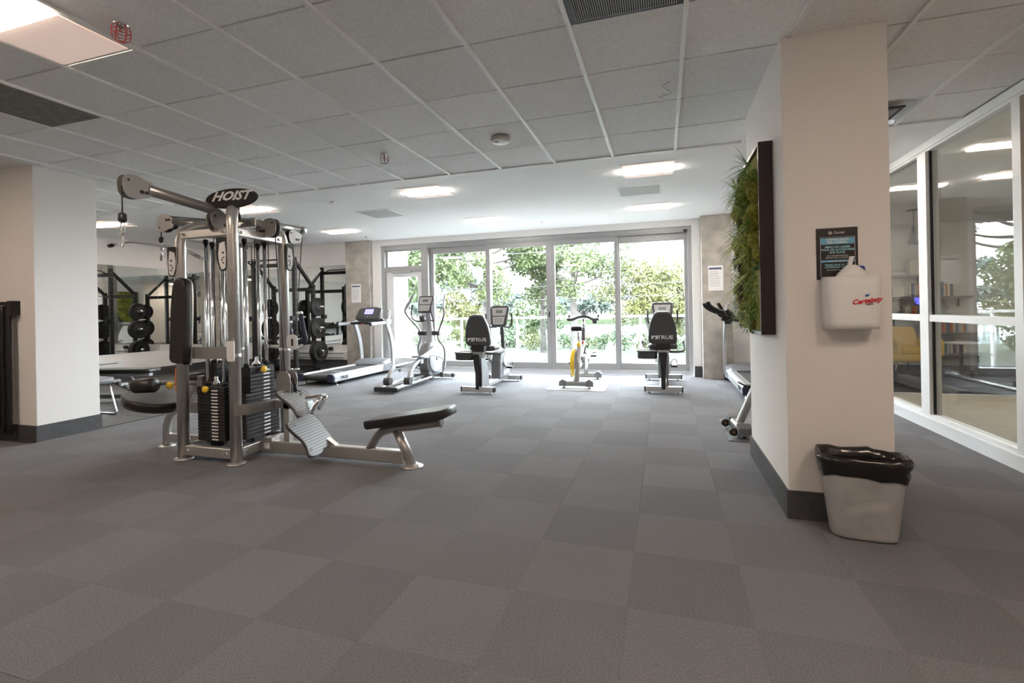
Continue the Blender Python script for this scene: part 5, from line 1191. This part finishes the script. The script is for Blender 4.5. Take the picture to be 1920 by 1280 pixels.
spec = {1.40: [(.20, .035, 'iron'), (.20, .035, 'iron')], .95: [(.225, .045, 'iron'), (.225, .035, 'iron')], .45: [(.225, .07, 'bumper'), (.225, .05, 'bumper'), (.115, .03, 'iron')]}
rowname = {1.40: 'top', .95: 'middle', .45: 'bottom'}
for s, x, z in pegs:
    off = .05
    for k, (r, th, kd) in enumerate(spec[z]):
        key = (r, th, kd)
        if key not in protos: p = protos[key] = plate(*key)
        else: p = copy_tree(protos[key])
        off += th / 2 + .004
        p.location = (x + s * off, YS, z - .006); off += th / 2 + .006
        p['label'] = 'black %s plate on the %s peg, %s, %s side of the rack' % ('bumper' if kd == 'bumper' else 'iron', rowname[z], ('nearest the post', 'second from the post', 'outermost small one')[k], 'window' if s > 0 else 'mirror')
cp = thing('spring_clip', 'chrome spring clip on the middle storage peg', 'clip', (XB_ + .2, YS, .93))
MB().tube([(XB_ + .185 + .006 * k / 12, YS + .027 * math.sin(2 * PI * k / 12), .95 + .027 * math.cos(2 * PI * k / 12)) for k in range(37)], .004, 6).build('coil', M_chrome, cp)
for s in (-1, 1): MB().cyl((XB_ + .19, YS + s * .015, .925), (XB_ + .21, YS + s * .05, .86), .006, 6).build('lever', M_chrome, cp)

# adjustable bench
bn_ = thing('weight_bench', 'black padded adjustable bench on the rubber floor behind partition', 'bench', (-7.5, 5.0, 0.004))
MB().prism(rrect(1.05, .28, .05), (-7.75, 5.15, .43), (1, .25, 0), (-.25, 1, 0), .06, .02).build('bench_pad', M_vinyl, bn_)
MB().prism(rrect(.30, .26, .05), (-8.45, 4.975, .43), (1, .25, 0), (-.25, 1, 0), .06, .02).build('seat_pad', M_vinyl, bn_)
MB().obox((-8.5, 4.96, .40), (-7.3, 5.26, .40), .05, .07, (0, 0, 1), .006).build('pad_frame', M_plastic, bn_)
MB().obox((-8.55, 4.95, .08), (-7.25, 5.27, .08), .06, .07, (0, 0, 1), .006).build('base_beam', M_plasticd, bn_)
lad = MB().obox((-8.0, 5.09, .36), (-7.45, 5.22, .10), .05, .04, (0, 0, 1)).build('ladder_rail', M_plasticd, bn_)
for k in range(5):
    q = V((-7.95, 5.1, .36)).lerp(V((-7.5, 5.21, .15)), k / 4); MB().obox(q + V((0, -.05, 0)), q + V((0, .05, 0)), .04, .05).build('ladder_notch', M_plastic, lad)
MB().obox((-7.62, 5.18, .38), (-7.42, 5.23, .10), .03, .03, (0, 1, 0)).build('brace', M_plastic, bn_)
MB().obox((-8.3, 5.02, .38), (-8.35, 5.0, .10), .05, .05, (0, 1, 0)).build('post', M_plasticd, bn_)
for x, y in ((-8.5, 4.96), (-7.28, 5.26)): 
    f_ = MB().obox((x + .06, y - .24, .04), (x - .06, y + .24, .04), .05, .06, (0, 0, 1), .01).build('foot_bar', M_plasticd, bn_)
MB().lathe([(.05, 0), (.055, .02), (.03, .05), (.001, .055)], (-7.25, 5.0, 0.004), seg=16).build('wheel_cover', M_blk, bn_)
# visitor chair with chrome sled leg, mostly behind the partition
ch = thing('visitor_chair', 'grey chair with chrome sled legs peeking past the partition', 'chair', (-7.0, 4.15, 0.004))
MB().prism(rrect(.46, .46, .08), (-7.0, 4.22, .41), (1, 0, 0), (0, 1, 0), .08, .03).build('seat', M_plasticd, ch)
MB().prism(rrect(.46, .40, .08), (-7.25, 4.22, .74), (0, -1, 0), (-.15, 0, 1), .05, .02).build('backrest', M_plasticd, ch)
for y in (4.03, 4.41): MB().tube(fillet([(-7.23, y, .75), (-7.21, y, .40), (-6.86, y, .39), (-6.73, y, .016), (-7.25, y, .016)], .04, 4), .011, 8).build('sled_leg', M_chrome, ch)
# dumbbell rack, seen in the mirrors
dr = thing('dumbbell_rack', 'low black dumbbell rack against the back of the partition', 'rack', (-8.8, 4.05, 0.004))
for z in (.42, .80): MB().obox((-9.9, 4.10, z), (-7.7, 4.10, z), .34, .03, (0, .9, -.35)).build('tray', M_blkmetal, dr)
for x in (-9.85, -7.75): MB().obox((x, 4.10, 0.004), (x, 4.00, .95), .06, .06, (1, 0, 0)).build('side_frame', M_blkmetal, dr)
def dumbbell():
    t = thing('dumbbell', '', 'dumbbell', world=False, group='dumbbells on the low rack')
    MB().cyl((0, -.07, 0), (0, .07, 0), .016, 10).build('handle', M_chrome, t)
    for s in (-1, 1): MB().prism(circ(.06, 6), (0, s * .07 + (-.0 if s > 0 else -.07), 0), (1, 0, 0), (0, 0, 1), -.07).build('head', M_bumper, t)
    return t
db = dumbbell(); first = True
for z, lev in ((.50, 'lower'), (.88, 'upper')):
    for k in range(8):
        o = db if first else copy_tree(db); first = False
        o.location = (-9.6 + k * .25, 4.08, z); o['label'] = 'black hexagonal dumbbell, %s from the left wall on the %s tray' % (ORD[k], lev)

# hung exercise mats on the partition face
mr_ = thing('mat_hanger', 'black wall rail with hooks on the left partition', 'wall rack', (-6.7, 3.25, 1.35))
MB().box(-7.6, -6.36, 3.205, 3.25, 1.37, 1.44).build('rail', M_blkmetal, mr_)
MB().box(-6.40, -6.345, 3.17, 3.25, 1.30, 1.445).build('end_plate', M_blkmetal, mr_)
MB().box(-6.80, -6.52, 3.175, 3.19, 1.335, 1.375).build('clip_plate', M_steelgrey, mr_)
for x in (-7.0, -6.62, -6.50, -6.43): MB().tube(fillet([(x, 3.2, 1.40), (x, 3.12, 1.39), (x, 3.10, 1.41)], .02), .006, 8).build('hook', M_chrome, mr_)
def hung(x0, x1, y, z0, z1, m, label, amp=.01):
    rings = []
    for k in range(15):
        z = z1 + (z0 - z1) * k / 14; b = amp * math.sin(k * .9) + amp * .6 * math.sin(k * 2.1)
        rings.append([V((x0, y + b, z)), V((x1, y + b * .4, z)), V((x1, y + .012 + b * .4, z)), V((x0, y + .012 + b, z))])
    return one('exercise_mat', MB().loft(rings, True, True, True), m, label, 'mat', 'mats hung on the partition', bevel=0.0)
hung(-7.25, -6.54, 3.135, .10, 1.40, M_matdark, 'wide glossy dark mat hung on the left partition', .012)
hung(-6.535, -6.47, 3.165, .09, 1.40, M_vinyl, 'narrow black mat edge hung left of its twin', .004)
hung(-6.465, -6.385, 3.175, .08, 1.40, M_blk, 'narrow black mat edge nearest the partition corner', .004)

# ================================================================== things on and by the pillar
# living wall
lw_ = thing('living_wall', 'framed green plant wall panel hung on the pillar side', 'plant panel', (0.64, 3.95, 1.06))
X1, X0, Ya, Yb_, Z0, Z1 = .684, .60, 3.46, 4.40, 1.065, 2.31
MB().box(X0, X1, Ya, Ya + .02, Z0, Z1).build('frame_side', M_frame, lw_); MB().box(X0, X1, Yb_ - .02, Yb_, Z0, Z1).build('frame_side', M_frame, lw_)
MB().box(X0, X1, Ya + .02, Yb_ - .02, Z0, Z0 + .02).build('frame_bottom', M_frame, lw_); MB().box(X0, X1, Ya + .02, Yb_ - .02, Z1 - .02, Z1).build('frame_top', M_frame, lw_)
MB().box(X0 + .02, X1 - .02, Ya + .02, Yb_ - .02, Z0 + .02, Z1 - .02).build('backing', M_moss, lw_)
random.seed(21)
def blade(mb, p, dirv, L, w, droop):
    d_ = V(dirv).normalized(); sd_ = d_.cross(V((0, 0, 1)))
    if sd_.length < .1: sd_ = V((0, 1, 0))
    sd_.normalize(); prev = None
    n = 5; pts = []
    for k in range(n + 1):
        t_ = k / n; q = V(p) + d_ * L * t_ + V((0, 0, -droop * L * t_ * t_)); ww = w * (1 - t_) ** .7 * (0.6 + .8 * t_ if t_ < .4 else 1)
        pts.append((q - sd_ * ww, q + sd_ * ww))
    vs = [v for a in pts for v in a]; mb.add(vs, [(2 * k, 2 * k + 1, 2 * k + 3, 2 * k + 2) for k in range(n)], True)
for k in range(46):      # moss cushions
    y = random.uniform(Ya + .06, Yb_ - .06); z = random.uniform(Z0 + .05, Z1 - .06); r = random.uniform(.04, .085)
    mb = MB().sphere((X0 + .02, y, z), r, 9, 6, (random.uniform(.7, 1.2), 1, 1))
    for i, v in enumerate(mb.v): mb.v[i] = v + V((random.uniform(-1, 1), random.uniform(-1, 1), random.uniform(-1, 1))) * r * .16
    mb.build('moss_cushion', M_moss, lw_)
for k in range(62):      # fine leaved plants
    y = random.uniform(Ya + .05, Yb_ - .05); z = random.uniform(Z0 + .04, Z1 - .10); mb = MB(); c_ = V((X0 + .0, y, z))
    for j in range(46):
        d_ = V((-abs(random.gauss(.8, .5)), random.gauss(0, .8), random.gauss(.25, .8))); st = c_ + d_.normalized() * random.uniform(.0, .09)
        blade(mb, st, d_ + V((0, random.gauss(0, .4), random.gauss(0, .4))), random.uniform(.025, .05), random.uniform(.004, .007), .2)
    mb.build('leafy_plant', random.choice((M_leafA, M_leafB, M_leafC, M_leafA, M_leafB)), lw_)
for (y, z) in ((3.62, 2.20), (3.75, 2.05), (3.60, 1.80), (3.85, 1.72), (3.58, 1.48), (4.15, 2.15), (4.2, 1.75), (4.1, 1.40), (3.9, 1.95), (3.7, 1.62)):      # spiky rosettes
    mb = MB(); c_ = V((X0 - .03, y, z))
    for j in range(26):
        a = random.uniform(0, 2 * PI); d_ = V((-random.uniform(.25, 1.0), math.cos(a) * .7, math.sin(a) * .7 + .25)); blade(mb, c_, d_, random.uniform(.12, .23), .006, random.uniform(.1, .5))
    mb.build('spiky_rosette', random.choice((M_leafA, M_leafB, M_leafB)), lw_)
for k in range(9):
    mb = MB(); c_ = V((X0 - .03, random.uniform(Ya + .1, Yb_ - .1), random.uniform(Z0 + .1, Z1 - .1)))
    for j in range(22): blade(mb, c_, V((-1, random.gauss(0, .8), random.gauss(0, .8))), random.uniform(.04, .07), .011, .2)
    mb.build('red_leaf_plant', M_leafR, lw_)

# camera surveillance poster
ps = thing('wall_poster', 'black and blue notice poster taped on the pillar', 'poster', (.95, 3.2, 1.40))
yP = 3.1985; uxp = V((1, 0, .0)); uyp = V((0, 0, 1))
MB().box(.85, 1.055, 3.1945, 3.1995, 1.395, 1.69).build('sheet', M_posterbg, ps)
yP = 3.1942
cxp = .955
def ptxt(s, z, size, m, bold=.0): text_part('lettering', s, size, (cxp, yP, z), (1, 0, 0), (0, 0, 1), m, ps, .0002, 0, bold)
text_part('lettering', 'Cartier', .020, (cxp + .008, yP, 1.662), (1, 0, 0), (0, 0, 1), M_label, ps, .0002, .3)
MB().tube([(cxp - .035 + .008 * math.cos(2 * PI * k / 20), yP, 1.662 + .008 * math.sin(2 * PI * k / 20)) for k in range(21)], .0012, 5).build('emblem_ring', M_label, ps)
MB().box(cxp - .041, cxp - .029, yP - .0006, yP, 1.661, 1.663).box(cxp - .036, cxp - .034, yP - .0006, yP, 1.656, 1.668).build('emblem_cross', M_label, ps)
MB().box(cxp - .083, cxp + .083, yP - .0004, yP, 1.596, 1.632).build('blue_band', M_cyan, ps)
MB().box(cxp - .083, cxp + .083, yP - .0004, yP, 1.494, 1.506).build('blue_band', M_cyan, ps)
for (a, b, c_, d_) in ((-.086, -.0845, 1.41, 1.637), (.0845, .086, 1.41, 1.637)): MB().box(cxp + a, cxp + b, yP - .0005, yP, c_, d_).build('border_line', M_label, ps)
for z in (1.41, 1.6365): MB().box(cxp - .086, cxp + .086, yP - .0005, yP, z, z + .0012).build('border_line', M_label, ps)
yP -= .0006
ptxt('SURVEILLANCE', 1.6225, .0165, M_label, .0004); ptxt('PAR CAMÉRA.', 1.6065, .0165, M_label, .0004)
ptxt('MERCI DE LAISSER', 1.580, .0155, M_cyant, .0004); ptxt('TOUS LES ACCESSOIRES', 1.5645, .0155, M_cyant, .0004); ptxt('SUR PLACE.', 1.549, .0155, M_cyant, .0004)
ptxt('LES CONTREVENANTS', 1.530, .0105, M_label); ptxt('SERONT MIS À L\'AMENDE.', 1.5185, .0105, M_label)
ptxt('CAMERA SURVEILLANCE', 1.5000, .0085, M_label)
ptxt('PLEASE LEAVE ALL THE', 1.478, .0125, M_cyant, .0003); ptxt('ACCESSORIES ON SITE.', 1.465, .0125, M_cyant, .0003); ptxt('VIOLATORS WILL BE FINED.', 1.449, .009, M_label)

# wipes dispenser
wd = thing('wipes_dispenser', 'white wall wipes dispenser with red logo on the pillar', 'dispenser', (1.0, 3.1, 1.115))
x0, x1, z0, z1 = .868, 1.128, 1.115, 1.405
rings = []
for k in range(9):
    f = k / 8; z = z0 + (z1 - z0) * f; b = .006 * math.sin(f * PI)
    xa, xb = x0 - b + .006 * (1 - f), x1 + b - .008 * (1 - f)
    ring = [V((xa, 3.198, z))]
    for j in range(13):
        a = PI * j / 12; ring.append(V(((xa + xb) / 2 - (xb - xa) / 2 * math.copysign(abs(math.cos(a)) ** .45, math.cos(a)), 3.198 - .06 - (.075 + b) * math.sin(a) ** .6, z)))
    ring.append(V((xb, 3.198, z))); rings.append(ring)
body = MB().loft(rings, True, True, True).build('body', M_white, wd)
MB().prism(rrect(.052, .052, .010), (x0 + .03, 3.115, 1.265), (1, -.75, 0), (0, 0, 1), .02, .006).build('latch_tab', M_white, wd)
cone = []
for (w_, d_, z, dx) in ((.085, .055, 1.400, 0), (.07, .046, 1.425, 0), (.045, .032, 1.452, .0), (.022, .02, 1.470, -.003)): cone.append([V((1.005 + dx + w_ * math.cos(2 * PI * k / 20), 3.135 + d_ * math.sin(2 * PI * k / 20), z)) for k in range(20)])
MB().loft(cone, True, True, True).build('cone_lid', M_white, wd)
MB().loft([[V((.985, 3.13, 1.465)), V((1.003, 3.125, 1.465)), V((1.003, 3.135, 1.465)), V((.985, 3.14, 1.465))], [V((.987, 3.125, 1.495)), V((1.006, 3.12, 1.495)), V((1.004, 3.13, 1.495)), V((.986, 3.135, 1.495))], [V((.994, 3.12, 1.518)), V((1.012, 3.112, 1.516)), V((1.010, 3.122, 1.516)), V((.993, 3.13, 1.518))]], True).build('wipe', M_paper, wd)
text_part('lettering', 'Certainty', .036, (1.045, 3.0555, 1.268), (1, 0, .12), (0, 0, 1), M_redink, body, .0006, .25, .0014)
text_part('lettering', 'WIPES', .012, (1.058, 3.0555, 1.249), (1, 0, .12), (0, 0, 1), M_ink, body, .0005, 0, .0003)
MB().prism([(-.008, -.006), (.004, -.006), (.010, .002), (.012, .007), (-.006, .006)], (1.047, 3.056, 1.297), (1, 0, .1), (0, 0, 1), .001).build('logo_drop', M_blueink, body)
bt = thing('spray_bottle', 'small blue bottle standing behind the dispenser lid', 'bottle', (1.06, 3.165, 1.405))
MB().lathe([(.016, 0), (.017, .004), (.017, .05), (.010, .058)], (1.06, 3.165, 1.406), seg=14).build('bottle', M_blue, bt)
MB().lathe([(.009, .058), (.009, .07), (.001, .072)], (1.06, 3.165, 1.406), seg=10).build('cap', M_paper, bt)

# waste bin with bag
bi = thing('waste_bin', 'dented grey plastic waste bin at the foot of the pillar', 'waste bin', (1.03, 3.03, 0))
import mathutils.noise as mn
def bin_ring(z, f, grow=0.0, n=56):
    w = .150 + .045 * f + grow; d_ = .085 + .03 * f + grow; ring = []
    for k in range(n):
        a = 2 * PI * k / n; c_, s_ = math.cos(a), math.sin(a)
        x = math.copysign(abs(c_) ** .55, c_) * w; y = math.copysign(abs(s_) ** .55, s_) * d_
        if s_ < 0:   # dent across the front
            y += .010 * math.exp(-((z - .20 - .02 * math.sin(x * 25)) / .022) ** 2) * (1 - abs(x) / w)
            y += .012 * math.exp(-((z - .27) / .06) ** 2) * math.exp(-((x - .05) / .06) ** 2)
        ring.append(V((x, y, z)))
    return ring
BA = Matrix.Rotation(math.radians(-4), 4, 'Z'); BC = V((1.005, 3.055, 0))
def place(rings): return [[BA @ p + BC for p in r] for r in rings]
MB().loft(place([bin_ring(.002, 0, -.014), bin_ring(.008, 0.02, -.004)] + [bin_ring(.02 + .40 * k / 26, k / 26) for k in range(27)] + [bin_ring(.42 - .38 * k / 6, 1 - k / 6, -.004) for k in range(7)]), True, True, True).build('body', M_bin, bi)
bg_ = []
for k, (z, g) in enumerate(((.345, .004), (.36, .012), (.38, .010), (.40, .016), (.425, .018), (.445, .010), (.44, -.004), (.40, -.012), (.30, -.02), (.18, -.03))):
    r = bin_ring(z, min(1, z / .42), g)
    rr = []
    for i, p in enumerate(r):
        nz = mn.noise(V((p.x * 22, p.y * 22, k * 1.3))); n2 = mn.noise(V((p.x * 9 + 4, p.y * 9, k * .5)))
        q = V((p.x, p.y, 0)).normalized()
        drop = (-.03 * (.5 + .5 * math.sin(i * .25 + 1)) if k == 0 else 0)
        rr.append(p + q * (nz * .012) + V((0, 0, n2 * .018 + nz * .006 + drop)))
    bg_.append(rr)
one('bin_liner', MB().loft(place(bg_), False, True, True), M_liner, 'black plastic bag folded over the waste bin rim', 'bag')

# private bookkeeping keys are not part of the scene
for o in bpy.data.objects:
    if '_o' in o.keys(): del o['_o']
